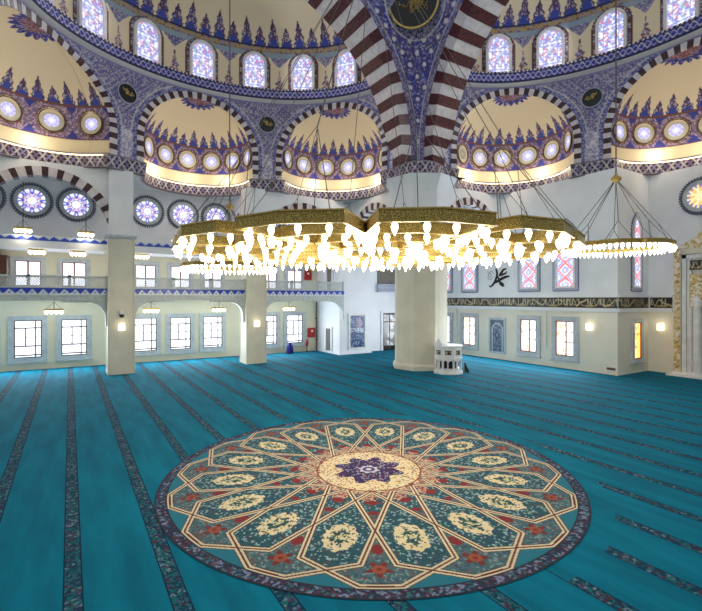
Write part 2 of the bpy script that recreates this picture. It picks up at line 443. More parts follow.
def exedra_params(t0, t1):
    s0, s1 = s_of_t(t0), s_of_t(t1); sc = (s0 + s1) / 2; we = (s1 - s0) / 2 - .75
    return s0, s1, sc, we
APEX = 17.0; BW = .5
def h_spring(we): return max(12.2, APEX - we * 1.0) if we < 4.8 else 12.25
def build_semi(S, name, ts, bays, band_ext, labels, dims=()):
    """ts: boundaries in degrees"""
    # cornice ring
    prof = [(-.35, 17.0), (.42, 17.25), (.5, 17.32), (.5, 18.05), (.4, 18.1), (.4, 18.22), (-.35, 18.22)]
    s = np.arange(s_of_t(ts[0]) if ts[0] > -95 else 0, SS[-1], .07); t = t_of_s(s)
    rows = []; cols = []
    fine = []
    for (d0, h0), (d1, h1) in zip(prof[:-1], prof[1:]):
        n = 12 if (h1 - h0) > .5 else 2
        for i in range(n): fine.append((d0 + (d1 - d0) * i / n, h0 + (h1 - h0) * i / n))
    fine.append(prof[-1])
    fd = np.array([f[0] for f in fine]); fh = np.array([f[1] for f in fine])
    T = t[:, None]; D = fd[None]; Hh = fh[None] * np.ones_like(T)
    P = S.W((EA - D) * np.sin(T), (EB - D) * np.cos(T), Hh)
    c = np.empty(Hh.shape + (3,)); c[:] = WHITE
    sg = s[:, None] * np.ones_like(Hh); Dg = D * np.ones_like(Hh)
    tt = (Hh - 17.32) / .73
    bl = np.empty(Hh.shape + (3,)); bl[:] = BLUE * .9
    v = np.sin(2 * PI * sg / .8) * .3 + .5
    put(bl, np.abs(tt - v) < .09, LAV * 1.3); put(bl, np.abs(tt - (1 - v)) < .09, WHITE * .75)
    put(bl, (tt < .1) | (tt > .9), NAVY)
    put(c, (Dg > .45), bl)
    put(c, (Dg < .45) & (Hh > 18.0) & ((sg % .3) < .15), NAVY)
    st(grid(trim(), P, c, P_PAINT))
    # drum and dome shell
    hv = np.concatenate([np.arange(18.1, 21.3, .07), 21.3 + 7.6 * np.sin(np.radians(np.arange(0, 86, .55)))])
    kk = np.where(hv < 21.3, 1.0, np.sqrt(np.clip(1 - ((hv - 21.3) / 7.6) ** 2, .0001, 1)))
    T = t[:, None]; Kk = kk[None]; Hh = hv[None] * np.ones_like(T); sg = s[:, None] * np.ones_like(Hh)
    P = S.W(EA * np.sin(T) * Kk, EB * np.cos(T) * Kk, Hh)
    td = np.degrees(T) * np.ones_like(Hh)
    wi = np.round(td / 20); tw = wi * 20
    swin = np.interp(np.radians(tw), TT, SS); ds = sg - swin
    mids = np.interp(np.radians((np.floor(td / 20) + .5) * 20), TT, SS); dm = sg - mids
    c = np.empty(Hh.shape + (3,)); c[:] = CREAM
    low = Hh < 21.6
    wd = np.where(Hh < 20.3, np.abs(ds), np.hypot(ds, Hh - 20.3))
    brd = cells(sg, Hh, .12, [BROWN * 1.3, LAV, NAVY, WHITE * .8], [.4, .3, .15, .15], 2)
    put(c, low & (wd < 1.32) & (wd > .9), brd)
    put(c, low & (np.abs(wd - 1.28) < .06), BROWN)
    # little cypress ornament and hanging pendant between the windows
    hv2 = Hh - 18.2
    put(c, low & (hv2 < 1.5) & (np.abs(dm) < .45 * (1 - hv2 / 1.5) * (1 + .35 * np.sin(hv2 * 12))), cells(sg, Hh, .09, [PINK * .8, LAV, BROWN, CREAM], [.3, .3, .2, .2], 6))
    put(c, low & (hv2 > 1.4) & (hv2 < 1.75) & (np.abs(dm) < .05), BROWN)
    put(c, (Hh < 21.5) & (np.abs(dm) < 1.25 - (21.5 - Hh) * .95) , lace(sg, Hh, .8))
    put(c, (Hh < 21.5) & (Hh > 21.1) & (wd > 1.3), lin((150, 170, 190)))
    bd = (Hh >= 21.45) & (Hh < 22.0)
    put(c, bd, cells(sg, Hh, .14, [lin((150, 150, 130)), BROWN * 1.5, LAV, GOLDC], [.4, .2, .25, .15], 4))
    put(c, (Hh > 21.68) & (Hh < 21.78), GOLDC); put(c, (Hh > 21.95) & (Hh < 22.05), NAVY)
    c = fringe(c, sg, Hh, 22.05, 2.0, 1.15)
    st(grid('ceiling' if not COUNT['ceil'] else 'ceiling.%03d' % COUNT['ceil'], P, c, P_PAINT)); COUNT['ceil'] += 1
    for td_ in (-80, -60, -40, -20, 0, 20, 40, 60, 80): semi_window(S, math.radians(td_))
    # spandrel wall between the arches
    sv = np.arange(0 if ts[0] < -95 else s_of_t(ts[0]), SS[-1], .09); hh = np.arange(HB1 - .2, HW + .05, .09)
    sg = sv[:, None] * np.ones((1, len(hh))); Hh = np.ones((len(sv), 1)) * hh[None]; T = t_of_s(sv)[:, None] * np.ones_like(Hh)
    P = S.W(EA * np.sin(T), EB * np.cos(T), Hh)
    keep = np.ones(sg.shape, bool); dist = np.full(sg.shape, 9.)
    for t0, t1 in bays:
        s0, s1, sc, we = exedra_params(t0, t1); hs = h_spring(we)
        rx = np.abs(sg - sc); e = np.hypot(rx / we, np.clip(Hh - hs, 0, 99) / (APEX - hs))
        keep &= ~(e < .955)
        dist = np.minimum(dist, np.where((rx < we + 3), (e - 1) * we, 9))
    c = lace(sg, Hh, .7)
    put(c, dist < .42, cells(sg, Hh, .09, [lin((80, 84, 160)), LAV, lin((64, 60, 120)), lin((190, 186, 204))], [.3, .38, .14, .18], 12))
    put(c, np.abs(dist - .42) < .05, WHITE * .8)
    low = (Hh < 12.6) & (dist > .3); put(c, low, cells(sg, Hh, .12, [lin((196, 190, 206)), LAV, lin((224, 220, 226))], [.4, .3, .3], 15))  # paler foot of the spandrels: the lit stripe there is painted in
    put(c, Hh > HW - .15, LAV)
    st(grid('wall_' + name + '_spandrels', P, c, P_PAINT, keep[:-1, :-1] & keep[1:, 1:]))
    # bays
    for bi, (t0, t1) in enumerate(bays):
        s0, s1, sc, we = exedra_params(t0, t1); hs = h_spring(we); rise = APEX - hs
        # striped arch: path of (s, h) with widths
        pts = []
        def outer(u):   # u in 0..1 -> extrados and intrados
            Lleg = hs - HB1; La = PI * (we + rise) / 2 / 1.0; tot = 2 * Lleg + La; x = u * tot
            if x < Lleg: return (-we, HB1 + x), (-(we - BW), HB1 + x)
            if x > tot - Lleg: y = HB1 + tot - x; return (we, y), (we - BW, y)
            a = PI - (x - Lleg) / La * PI
            return (we * math.cos(a), hs + rise * math.sin(a)), ((we - BW) * math.cos(a), hs + (rise - BW) * math.sin(a))
        Ltot = 2 * (hs - HB1) + PI * (we + rise) / 2; nst = int(round(Ltot / .40)) | 1
        b = MB()
        for i in range(nst):
            m = 0 if i % 2 == 0 else 1
            for sub in range(2):
                u0 = (i + sub / 2) / nst; u1 = (i + (sub + 1) / 2) / nst
                (a0, a1), (b0, b1) = outer(u0), outer(u1)
                pr = .07 if m == 0 else .09
                def pt(x, dd):
                    tt_ = float(t_of_s(sc + x[0])); return S.w((EA - dd) * math.sin(tt_), (EB - dd) * math.cos(tt_), x[1])
                b.hexa([pt(a0, -.45), pt(b0, -.45), pt(b1, -.45), pt(a1, -.45), pt(a0, pr), pt(b0, pr), pt(b1, pr), pt(a1, pr)], m)
        o = b.build('striped_arch', [M_STRIPEW, M_MAROON]); tag(o, labels[bi][0], 'arch', 'striped arches of the small half domes')
        # shell frame
        wi_ = we - BW
        f0 = float(t_of_s(sc - wi_)); f1 = float(t_of_s(sc + wi_)); A = np.array(ell(f0)); B = np.array(ell(f1))
        C0 = (A + B) / 2; R = np.hypot(*(B - A)) / 2; e1 = (B - A) / (2 * R); e2 = np.array((-e1[1], e1[0]))
        if e2 @ C0 < 0: e2 = -e2
        tm = float(t_of_s(sc)); sag = (np.array(ell(tm)) - C0) @ e2
        Dp = max(R * 1.02 - sag * .6, 2.8); ris = rise - BW
        nA = int((PI * R + 2 * sag) / .07)
        # plan path: straight, half ellipse, straight
        pl = [(-R, x) for x in np.arange(0, sag, .07)] + [(-R * math.cos(a), sag + Dp * math.sin(a)) for a in np.linspace(0, PI, int(PI * R / .07))] + [(R, x) for x in np.arange(sag, 0, -.07)]
        pl = np.array(pl); sl = np.concatenate([[0], np.cumsum(np.hypot(*np.diff(pl, axis=0).T))]); sl -= sl[-1] / 2
        hv = np.concatenate([np.arange(HB1 - .3, hs, .07), hs + ris * np.sin(np.radians(np.linspace(0, 90, 90)))])
        kf = np.where(hv <= hs, 1, np.sqrt(np.clip(1 - ((hv - hs) / ris) ** 2, 0, 1)))
        ex = pl[:, 0][:, None] * kf[None]
        ey = np.where(pl[:, 1][:, None] > sag, sag + (pl[:, 1][:, None] - sag) * kf[None], pl[:, 1][:, None] * np.ones_like(kf[None]))
        px = C0[0] + ex * e1[0] + ey * e2[0]; py = C0[1] + ex * e1[1] + ey * e2[1]; Hh = hv[None] * np.ones_like(px)
        P = S.W(px, py, Hh); sg = sl[:, None] * np.ones_like(px)
        c = np.empty(px.shape + (3,)); c[:] = CREAM
        put(c, Hh < 11.35, lin((240, 226, 190)))
        put(c, (Hh > 11.3) & (Hh < 11.36), lin((180, 150, 110)))
        bnd = (Hh > 11.4) & (Hh < 13.75); LC = lace(sg, Hh, .75) * np.array((1.05, .85, .8))
        nw = 7; step = sl[-1] * 2 / nw; kwin = np.round(sg / step); dw = sg - kwin * step; dmid = step / 2 - np.abs(dw)
        put(c, bnd, LC)
        put(c, bnd & (dmid < .42 * (1 - np.minimum(Hh - 11.5, 13.65 - Hh) / .55)), lin((60, 66, 156)))
        rw = np.hypot(dw, Hh - 12.55); put(c, rw < .92, BROWN * 1.2); put(c, rw < .84, CREAM)
        for a_, b_ in ((11.38, 11.5), (13.62, 13.76)): put(c, (Hh > a_) & (Hh < b_), BROWN * 1.4)
        c = fringe(c, sg + 100, Hh, 13.76, 1.25, .98)
        # sunburst near the crown
        ru = np.hypot(ex / 1.45, (ey - sag) / 1.5); ra = np.arctan2(ey - sag, ex)
        put(c, (Hh > 15) & (ru < .78 + .22 * np.abs(np.cos(9 * ra))), cells(ex, ey, .12, [BLUE, NAVY, LAV], [.5, .3, .2], 3))
        put(c, (Hh > 15) & (ru < .6), cells(ex, ey, .1, [BROWN * 1.3, PINK, LAV], [.5, .25, .25], 4))
        ins = ((px / EA) ** 2 + (py / EB) ** 2) > .985
        mk = ins[:-1, :-1] & ins[1:, 1:]
        o = grid('ceiling.%03d' % COUNT['ceil'], P, c, P_PAINT, mk); COUNT['ceil'] += 1; st(o)
        # round windows in the band
        for k in range(-3, 4):
            sw = k * step
            i = int(np.argmin(np.abs(sl - sw))); pxx, pyy = pl[i]; j = min(len(pl) - 1, i + 1); ii = max(0, i - 1)
            tx, ty = pl[j] - pl[ii]; L = math.hypot(tx, ty); tx /= L; ty /= L; nx, ny = ty, -tx
            if nx * (0 - pxx) + ny * (0 - pyy) < 0: nx, ny = -nx, -ny
            wp = C0 + pxx * e1 + pyy * e2
            if (wp[0] / EA) ** 2 + (wp[1] / EB) ** 2 < 1.03: continue
            def F(s_, h_, d_, pxx=pxx, pyy=pyy, tx=tx, ty=ty, nx=nx, ny=ny):
                v = C0 + (pxx + tx * s_ + nx * d_) * e1 + (pyy + ty * s_ + ny * d_) * e2
                return S.w(v[0], v[1], 12.55 + h_)
            r_ = struct_root(win(), F(0, 0, 0))
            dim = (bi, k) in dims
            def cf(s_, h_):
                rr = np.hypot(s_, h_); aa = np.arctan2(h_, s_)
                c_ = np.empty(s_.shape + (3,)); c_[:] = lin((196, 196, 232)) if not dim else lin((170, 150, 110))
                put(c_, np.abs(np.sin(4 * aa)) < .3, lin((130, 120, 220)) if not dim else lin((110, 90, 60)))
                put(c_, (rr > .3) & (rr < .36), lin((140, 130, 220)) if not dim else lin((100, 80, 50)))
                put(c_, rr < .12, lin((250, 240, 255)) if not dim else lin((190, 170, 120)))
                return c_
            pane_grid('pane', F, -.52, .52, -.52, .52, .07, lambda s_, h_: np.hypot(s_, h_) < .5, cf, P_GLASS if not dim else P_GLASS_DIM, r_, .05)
            b = MB(); outline_ring(b, F, circ(.46), .3, .0, .1); outline_ring(b, F, circ(.76), .07, .0, .16, 1)
            b.build('window_frame', [M_CREAM2, M_BRONZE], r_)
        # light strip hidden on the ledge
        b = MB(); prev = None
        for i in range(0, len(pl), 10):
            v = C0 + pl[i][0] * .93 * e1 + (sag + (pl[i][1] - sag) * .93 if pl[i][1] > sag else pl[i][1]) * e2
            if (v[0] / EA) ** 2 + (v[1] / EB) ** 2 < 1.0: prev = None; continue
            q = S.w(v[0], v[1], HB1 - .16)
            if prev: b.tube(prev, q, .035, 4)
            prev = q
        if b.v:
            o = b.build('light_strip', M_LED); tag(o, labels[bi][1], 'light', 'light strips behind the half dome ledges')
        for ff in (-.6, 0, .6):
            v = C0 + R * ff * e1 + (sag + Dp * math.sqrt(1 - ff * ff) * .72) * e2
            la = bpy.data.lights.new('ledge_light', 'POINT'); la.energy = 62; la.color = (1, .84, .62); la.shadow_soft_size = .3
            lo = bpy.data.objects.new('ledge_light', la); C.objects.link(lo); lo.location = S.w(v[0], v[1], HB1 + .45)
        # append band path
        seq = [(C0 + p_[0] * .965 * e1 + ((sag + (p_[1] - sag) * .965) if p_[1] > sag else p_[1]) * e2) for p_ in pl]
        seq = [v for v in seq if (v[0] / EA) ** 2 + (v[1] / EB) ** 2 > .97]
        band_ext.append((s0, s1, seq))

def band_path(ext, endpts):
    """ext list of (s0,s1,seq) sorted by s"""
    ext = sorted(ext, key=lambda e: e[0]); path = []
    for i, (s0, s1, seq) in enumerate(ext):
        for x in np.arange(s0 if i else s0, s0 + .5, .15): path.append(ell(float(t_of_s(x)), -.12))
        path += [tuple(v) for v in seq]
        for x in np.arange(s1 - .5, s1, .15): path.append(ell(float(t_of_s(x)), -.12))
    return path + endpts
def resample(path, d):
    P = np.array(path); keep = [0]
    for i in range(1, len(P)):
        if np.hypot(*(P[i] - P[keep[-1]])) > .02: keep.append(i)
    P = P[keep]; L = np.concatenate([[0], np.cumsum(np.hypot(*np.diff(P, axis=0).T))]); n = int(L[-1] / d)
    x = np.linspace(0, L[-1], n); return np.stack([np.interp(x, L, P[:, 0]), np.interp(x, L, P[:, 1])], -1), x

SL = Semi(9.3, 28.0, False); SR = Semi(24.3, 13.9, True)
bl_, br_ = [], []
build_semi(SL, 'left', (-97,), [(-97, -27), (-27, 25), (25, 86)], bl_,
           [('striped arch of the largest half dome, at the far left edge', 'warm light strip on the ledge of the far left half dome'),
            ('striped arch of the middle half dome on the balcony side', 'warm light strip on the ledge of the middle half dome, balcony side'),
            ('striped arch of the half dome just left of the big pillar', 'warm light strip in the half dome just left of the big pillar')], {(2, 2), (2, 3)})
build_semi(SR, 'right', (-40,), [(-27, 26), (26, 86)], br_,
           [('striped arch of the half dome above the prayer niche, right edge', 'warm light strip in the half dome above the prayer niche'),
            ('striped arch of the half dome just right of the big pillar', 'warm light strip in the half dome just right of the big pillar')], {(1, 3), (1, 2)})

def build_band(S, path, wall_q, wall_p, nm):
    P2, x = resample(path, .06)
    tang = np.gradient(P2, axis=0); tang /= np.hypot(tang[:, 0], tang[:, 1])[:, None]; nrm = np.stack([tang[:, 1], -tang[:, 0]], -1)
    prof = [(-.5, HB0), (.0, HB0)] + [(.0 + .12 * i / 14, HB0 + (HB1 - HB0) * i / 14) for i in range(1, 15)] + [(-.5, HB1 + .02)]
    d = np.array([p[0] for p in prof]); h = np.array([p[1] for p in prof])
    px = P2[:, 0][:, None] + nrm[:, 0][:, None] * d[None]; py = P2[:, 1][:, None] + nrm[:, 1][:, None] * d[None]; Hh = h[None] * np.ones_like(px)
    c = lattice(x[:, None] * np.ones_like(px), Hh, HB0, HB1); put(c, np.broadcast_to(d[None] < -.1, px.shape), WHITE)
    st(grid(trim(), S.W(px, py, Hh), c, P_TILE))
    # pale soffit out to the walls
    k = 1 / np.maximum(np.abs(P2[:, 1]) / wall_q, np.abs(P2[:, 0]) / wall_p); k = np.maximum(k, 1.0)
    rows = []
    for f in np.linspace(0, 1, 5): rows.append(P2 * (1 + (k[:, None] - 1) * f))
    G = np.array(rows).transpose(1, 0, 2); Hs = np.full(G.shape[:2], HB0 + .05)
    o = grid('ceiling.%03d' % COUNT['ceil'], S.W(G[..., 0], G[..., 1], Hs), np.ones(G.shape[:2] + (3,)) * .8, M_SOFFIT); COUNT['ceil'] += 1; st(o)
pil = [(12.1, .6), (12.0, -.7), (13.05, -1.85)]
BZ = [((1 - f) ** 2 * 12.6 + 2 * f * (1 - f) * 12.0 + f * f * 15.75, (1 - f) ** 2 * .6 + 2 * f * (1 - f) * -3.6 + f * f * -1.6) for f in np.linspace(0, 1, 24)]
build_band(SL, band_path(bl_, BZ), 15.3, 17.0, 'l')
build_band(SR, band_path(br_, []), 15.3 - 1.0, 17.5, 'r')

# ------------------------------------------------------------------ great striped arches and pendentive
HC = 10.64
def ro(a): return 13.25 + .85 * np.sin(np.clip(a, 0, PI))
def rr_(r, a):
    sa = max(0.0, math.sin(a))
    if r > 14: return float(ro(a))
    if r > 12.95: return r
    if r == 12.9: return 13.2
    if r >= 12.45: return 12.3 + .6 * sa + (r - 12.5)
    return 12.75 - .6 * sa + (r - 12.2)
def great_arch(S, label):
    n = 53; b = MB(); a0 = -.02; a1 = PI
    for i in range(n):
        m = 0 if i % 2 == 0 else 1
        u0 = a0 + (a1 - a0) * i / n; u1 = a0 + (a1 - a0) * (i + 1) / n
        def pt(r, q, a):
            r = rr_(r, a); p = r * math.cos(a); p = p * 1.14 if p < 0 else p
            return S.w(p, q, HC + r * math.sin(a))
        e = .0 if m else .03
        prof = [(14.05, -.6 - e), (12.5 - e, -.6 - e), (12.2 - e, 1.6), (12.9, 1.6), (14.05, .2)]
        k = len(b.v)
        for a in (u0, u1):
            for r, q in prof: b.v.append(pt(r, q, a))
        L = len(prof)
        for j in range(L):
            j2 = (j + 1) % L; b.f.append((k + j, k + j2, k + L + j2, k + L + j)); b.m.append(m)
        b.f.append(tuple(k + j for j in range(L))); b.m.append(m); b.f.append(tuple(k + L + j for j in range(L))[::-1]); b.m.append(m)
    tag(b.build('great_arch', [M_OXBLOOD, M_STRIPEW]), label, 'arch')
great_arch(SL, 'huge maroon and white striped arch rising left from the big pillar')
great_arch(SR, 'huge maroon and white striped arch rising right from the big pillar')
# pendentive
nu, nv = 150, 210
h = np.linspace(10.3, 24.4, nv)[None] * np.ones((nu, 1)); u = np.linspace(0, 1, nu)[:, None] * np.ones((1, nv))
AA = np.linspace(0, 1.5, 400); HHa = HC + ro(AA) * np.sin(AA); RRa = ro(AA) * np.cos(AA)
rad = np.interp(h, HHa, RRa) - .05
ax, ay = 9.3 + rad, np.full_like(h, 27.45); bx, by = np.full_like(h, 23.75), 13.9 + rad
bul = np.hypot(ax - bx, ay - by) * .16 * np.sin(PI * u)
X = ax + (bx - ax) * u + bul * .707; Y = ay + (by - ay) * u + bul * .707
wid = np.hypot(ax - bx, ay - by); d = (u - .5) * wid; edge = wid / 2 - np.abs(d)
f = 2 * PI / .78
c = np.empty(X.shape + (3,)); c[:] = BLUE * .8
nzz = cells(d, h, .12, [lin((66, 70, 158)), lin((128, 124, 182)), lin((90, 66, 96)), lin((170, 166, 200))], [.45, .27, .15, .13], 31); c = nzz
row = np.floor(h / .8); dd = d + (row % 2) * .55
cx_ = (dd / 1.1 - np.floor(dd / 1.1) - .5) * 1.1; cy_ = (h / .8 - row - .5) * .8
put(c, np.abs(np.hypot(cx_, cy_) - .3) < .035, lin((60, 50, 110))); put(c, np.hypot(cx_, cy_) < .15, WHITE * .95)
put(c, np.hypot(cx_, np.abs(cy_) - .4) < .07, WHITE * .9)
put(c, edge < .55, cells(d, h, .1, [LAV * .8, lin((120, 90, 110)), lin((70, 66, 130)), lin((170, 166, 190))], [.35, .2, .25, .2], 33))
put(c, np.abs(edge - .55) < .05, lin((176, 174, 196)))
mh = 21.75; rm = np.hypot(d, h - mh); put(c, rm < 2.2, cells(d, h, .1, [LAV * .8, NAVY * 1.5, lin((176, 170, 190))], [.45, .3, .25], 35)); put(c, np.abs(rm - 2.15) < .05, WHITE * .8)
st(grid('wall_pendentive', np.stack([X, Y, H + h], -1), c, P_PAINT))

def roundel(F, r, label, big=False):
    t = thing('calligraphy_roundel', label, 'roundel', F(0, 0, 0), None if big else 'small calligraphy roundels between the arches')
    b = MB(); k = len(b.v)
    n = 32
    for i in range(n):
        a0, a1 = 2 * PI * i / n, 2 * PI * (i + 1) / n
        b.hexa([F(0, 0, .0), F(r * math.cos(a0), r * math.sin(a0), 0), F(r * math.cos(a1), r * math.sin(a1), 0), F(0, 0, 0), F(0, 0, .12), F(r * math.cos(a0), r * math.sin(a0), .12), F(r * math.cos(a1), r * math.sin(a1), .12), F(0, 0, .12)])
    plq = b.build('plaque', M_BLACK, t)
    b = MB(); outline_ring(b, F, circ(r, 32), r * .08, 0, .18); b.build('rim', M_GOLD if big else M_LILAC, t)
    b = MB(); rnd = random.Random(int(r * 100) + 3)
    strokes = []
    for i in range(34 if big else 7):
        a = rnd.uniform(0, 2 * PI); rr = rnd.uniform(0, .6) * r; x, y = rr * math.cos(a), rr * math.sin(a); g = rnd.uniform(0, PI); ln = r * (.3 if big else .42)
        pts = [(x + ln * (j / 6 - .5) * math.cos(g) + .18 * ln * math.sin(j * 1.1) * math.sin(g), y + ln * (j / 6 - .5) * math.sin(g) - .3 * ln * math.sin(j * 1.1) * math.cos(g)) for j in range(7)]
        pts = [q for q in pts if math.hypot(*q) < .88 * r]; strokes.append(pts)
    for pts in strokes:
        b = MB()
        for q0, q1 in zip(pts[:-1], pts[1:]): b.tube(F(*q0, .13), F(*q1, .13), r * (.022 if big else .05), 4)
        if b.v: b.build('gold_stroke', M_GOLD, plq)
# big roundel on the pendentive
def Fpen(s, hh, d):
    cx, cy = 21.35, 25.65
    e = (.707, -.707); nn = (-.68, -.68, -.25)
    return (cx + e[0] * s + nn[0] * d - .17 * hh * 1.0, cy + e[1] * s + nn[1] * d - .17 * hh * 1.0, H + mh + hh * .97 + nn[2] * d)
roundel(Fpen, 1.7, 'large black and gold calligraphy roundel high between the two great arches', True)
for S, td_, lb in ((SL, -27, 'small black calligraphy roundel high at left, above the first square column'), (SL, 25, 'small black calligraphy roundel between the two left half domes nearest the pillar'), (SR, 26, 'small black calligraphy roundel on the right, between the right half domes')):
    roundel(frame_of(S, math.radians(td_), 0, 15.2), .68, lb)

# ------------------------------------------------------------------ walls
def wallgrid(name, boxes):
    b = MB()
    for bx in boxes: b.box(*bx[:6], bx[6])
    return st(b.build(name, [M_CREAMR if name in ('wall_right', 'wall_recess', 'wall_niche') else M_CREAM, M_WHITE]))
ZT = H + HB0 + .05
wallgrid('wall_left', [(-16, 22.6, 43, 43.4, 0, H + 3.7, 0), (-16, 22.6, 43, 43.4, H + 3.7, ZT, 1)])
wallgrid('wall_far_corner', [(26.2, 33.5, 39.3, 39.7, 0, ZT, 1)])
wallgrid('wall_right', [(33.3, 33.7, 17.4, 39.7, 0, H - .75, 0), (33.3, 33.7, 17.4, 39.7, H - .75, ZT, 1)])
wallgrid('wall_recess', [(33.7, 37.7, 17.4, 17.8, 0, H - .75, 0), (33.7, 37.7, 17.4, 17.8, H - .75, ZT, 1)])
wallgrid('wall_niche', [(37.7, 38.1, 2, 17.8, 0, H - .75, 0), (37.7, 38.1, 2, 17.8, H - .75, ZT, 1)])
wallgrid('wall_back', [(-16.4, 38.1, -12.4, -12, 0, ZT, 0)]); wallgrid('wall_side', [(-16.4, -16, -12, 28, 0, ZT, 0)]); wallgrid('wall_right_end', [(37.7, 38.1, -12, 2, 0, ZT, 1)])  # unseen walls behind and beside the camera, added to keep side sky light out
wallgrid('wall_left_end', [(-16.4, -16, 28, 43.4, 0, ZT, 0)])
# pier block in the far corner
b = MB(); b.box(22.5, 26.2, 38.3, 43, 0, ZT); b.box(22.42, 26.28, 38.22, 43, 0, .25)
b.box(22.42, 26.28, 38.22, 42.9, H + 4.55, H + 4.8)
tag(b.build('corner_pier', M_WHITE), 'broad white corner pier carrying a blue tile panel', 'pier')

def frame(o, e, n):
    o = np.array(o, float); e = np.array(e, float); n = np.array(n, float)
    return lambda s, h, d: tuple(float(x) for x in (o + e * s + n * d + np.array((0, 0, 1.)) * h))
FL = lambda x, h=0: frame((x, 43, H + h), (1, 0, 0), (0, -1, 0))      # left wall; s to the right
FR = lambda y, h=0: frame((33.3, y, H + h), (0, -1, 0), (-1, 0, 0))   # qibla wall
FN = lambda y, h=0: frame((37.7, y, H + h), (0, -1, 0), (-1, 0, 0))
FS = lambda x, h=0: frame((x, 17.4, H + h), (1, 0, 0), (0, -1, 0))

# square columns
def column(x, y, label):
    t = thing('square_column', label, 'column', (x, y, 0))
    w = .85
    b = MB(); b.box(x - w, x + w, y - w, y + w, 0, H + 4.45); b.box(x - w - .05, x + w + .05, y - w - .05, y + w + .05, 0, .22)
    for sx in (-1, 1):
        for sy in (-1, 1): b.tube((x + sx * w, y + sy * w, .2), (x + sx * w, y + sy * w, H + 4.4), .06, 6)
    b.build('shaft', M_CREAM2, t)
    b = MB(); b.box(x - w - .08, x + w + .08, y - w - .08, y + w + .08, H + 4.4, H + 4.5); b.box(x - w - .16, x + w + .16, y - w - .16, y + w + .16, H + 4.5, H + 4.66)
    b.build('capital', M_MARBLE, t)
    b = MB(); b.box(x - w + .05, x + w - .05, y - w + .05, y + w, H + 4.66, ZT); b.build('upper_block', M_WHITE, t)
COLS = [(3.2, 37.8), (13.5, 37.8)]
column(*COLS[0], 'tall square cream column at left, with a white security camera above its lamp')
column(*COLS[1], 'tall square cream column standing between the left column and the corner pier')

# great pillar
t = thing('great_pillar', 'massive faceted cream pillar behind the chandelier, marble pulpit at its foot', 'pillar', (24.1, 28.1, 0))
b = MB(); rot = math.atan2(-.849, -.528) + PI / 8
def oct_prof(prof): b.lathe(prof, (24.1, 28.1, 0), 8, 0, rot)
n = 48
prof = []
for i in range(n):
    a = 2 * PI * i / n; fo = ((a + PI / 8) % (PI / 4)) - PI / 8
    prof.append(2.02 / math.cos(fo) * (1.0 if i % 6 not in (2, 3, 4) else .985))
k = len(b.v)
for z in (.45, H + 4.4):
    for i in range(n):
        a = 2 * PI * i / n + rot + PI / 8; b.v.append((24.1 + prof[i] * math.cos(a), 28.1 + prof[i] * math.sin(a), z))
for i in range(n):
    j = (i + 1) % n; b.f.append((k + i, k + j, k + n + j, k + n + i)); b.m.append(0)
b.build('shaft', M_CREAM2, t)
b = MB(); oct_prof([(2.32, 0), (2.32, .3), (2.22, .45), (2.15, .5)]); b.build('base', M_CREAM2, t)
b = MB(); oct_prof([(2.2, H + 4.35), (2.4, H + 4.5), (2.4, H + 4.75), (2.3, H + 4.8)]); b.build('capital', M_MARBLE, t)
b = MB(); oct_prof([(2.35, H + 4.8), (2.35, H + 8.2), (2.6, H + 8.9), (3.0, ZT)]); b.build('upper_block', M_WHITE, t)

# striped wall arches
def wall_arch(F, w, hs, rise, label, htop=9.45, wall=True, bw=.62, n=None):
    b = MB(); n = n or (int(PI * (w + rise) / 2 / 1.0) | 1)
    rise_o, wo = rise, w
    for i in range(n):
        share = .42
        for kk, (f0, f1, m) in enumerate(((0, .29, 0), (.29, .71, 1), (.71, 1, 0))):
            a0 = PI * (i + f0) / n; a1 = PI * (i + f1) / n
            A = (wo * math.cos(a0), hs + rise_o * math.sin(a0)); B = (wo * math.cos(a1), hs + rise_o * math.sin(a1))
            A2 = ((wo - bw) * math.cos(a0), hs + (rise_o - bw) * math.sin(a0)); B2 = ((wo - bw) * math.cos(a1), hs + (rise_o - bw) * math.sin(a1))
            pr = .34 if m else .32
            b.hexa([F(*A, -pr), F(*B, -pr), F(*B2, -pr), F(*A2, -pr), F(*A, pr), F(*B, pr), F(*B2, pr), F(*A2, pr)], m)
    tag(b.build('wall_arch', [M_STRIPEW, M_MAROON]), label, 'arch')
    if wall:
        b = MB(); n2 = 40
        for i in range(n2):
            a0 = PI - PI * i / n2; a1 = PI - PI * (i + 1) / n2
            A = (wo * math.cos(a0) * .995, hs + (rise_o - .05) * math.sin(a0)); B = (wo * math.cos(a1) * .995, hs + (rise_o - .05) * math.sin(a1))
            b.hexa([F(A[0], A[1], -.28), F(B[0], B[1], -.28), F(B[0], htop, -.28), F(A[0], htop, -.28), F(A[0], A[1], .28), F(B[0], B[1], .28), F(B[0], htop, .28), F(A[0], htop, .28)])
        return st(b.build('wall_arch_infill', M_WHITE))
wall_arch(frame((-1.45, 37.8, H), (1, 0, 0), (0, -1, 0)), 4.6, 4.5, 4.6, 'striped wall arch over the left balcony bay, two rose windows behind')
wall_arch(frame((18.3, 37.8, H), (1, 0, 0), (0, -1, 0)), 4.2, 4.5, 4.3, 'striped wall arch between the second square column and the corner pier')
wall_arch(frame((13.5, 40.85, H), (0, 1, 0), (-1, 0, 0)), 2.2, 5.2, 2.7, 'narrow striped arch from the second square column back to the wall')
wall_arch(frame((23.9, 34.2, H), (0, 1, 0), (-1, 0, 0)), 4.1, 4.6, 4.2, 'striped arch between the big pillar and the corner pier')
wall_arch(frame((29.6, 28.1, H), (1, 0, 0), (0, -1, 0)), 3.7, 4.8, 4.0, 'striped arch from the big pillar to the calligraphy wall')

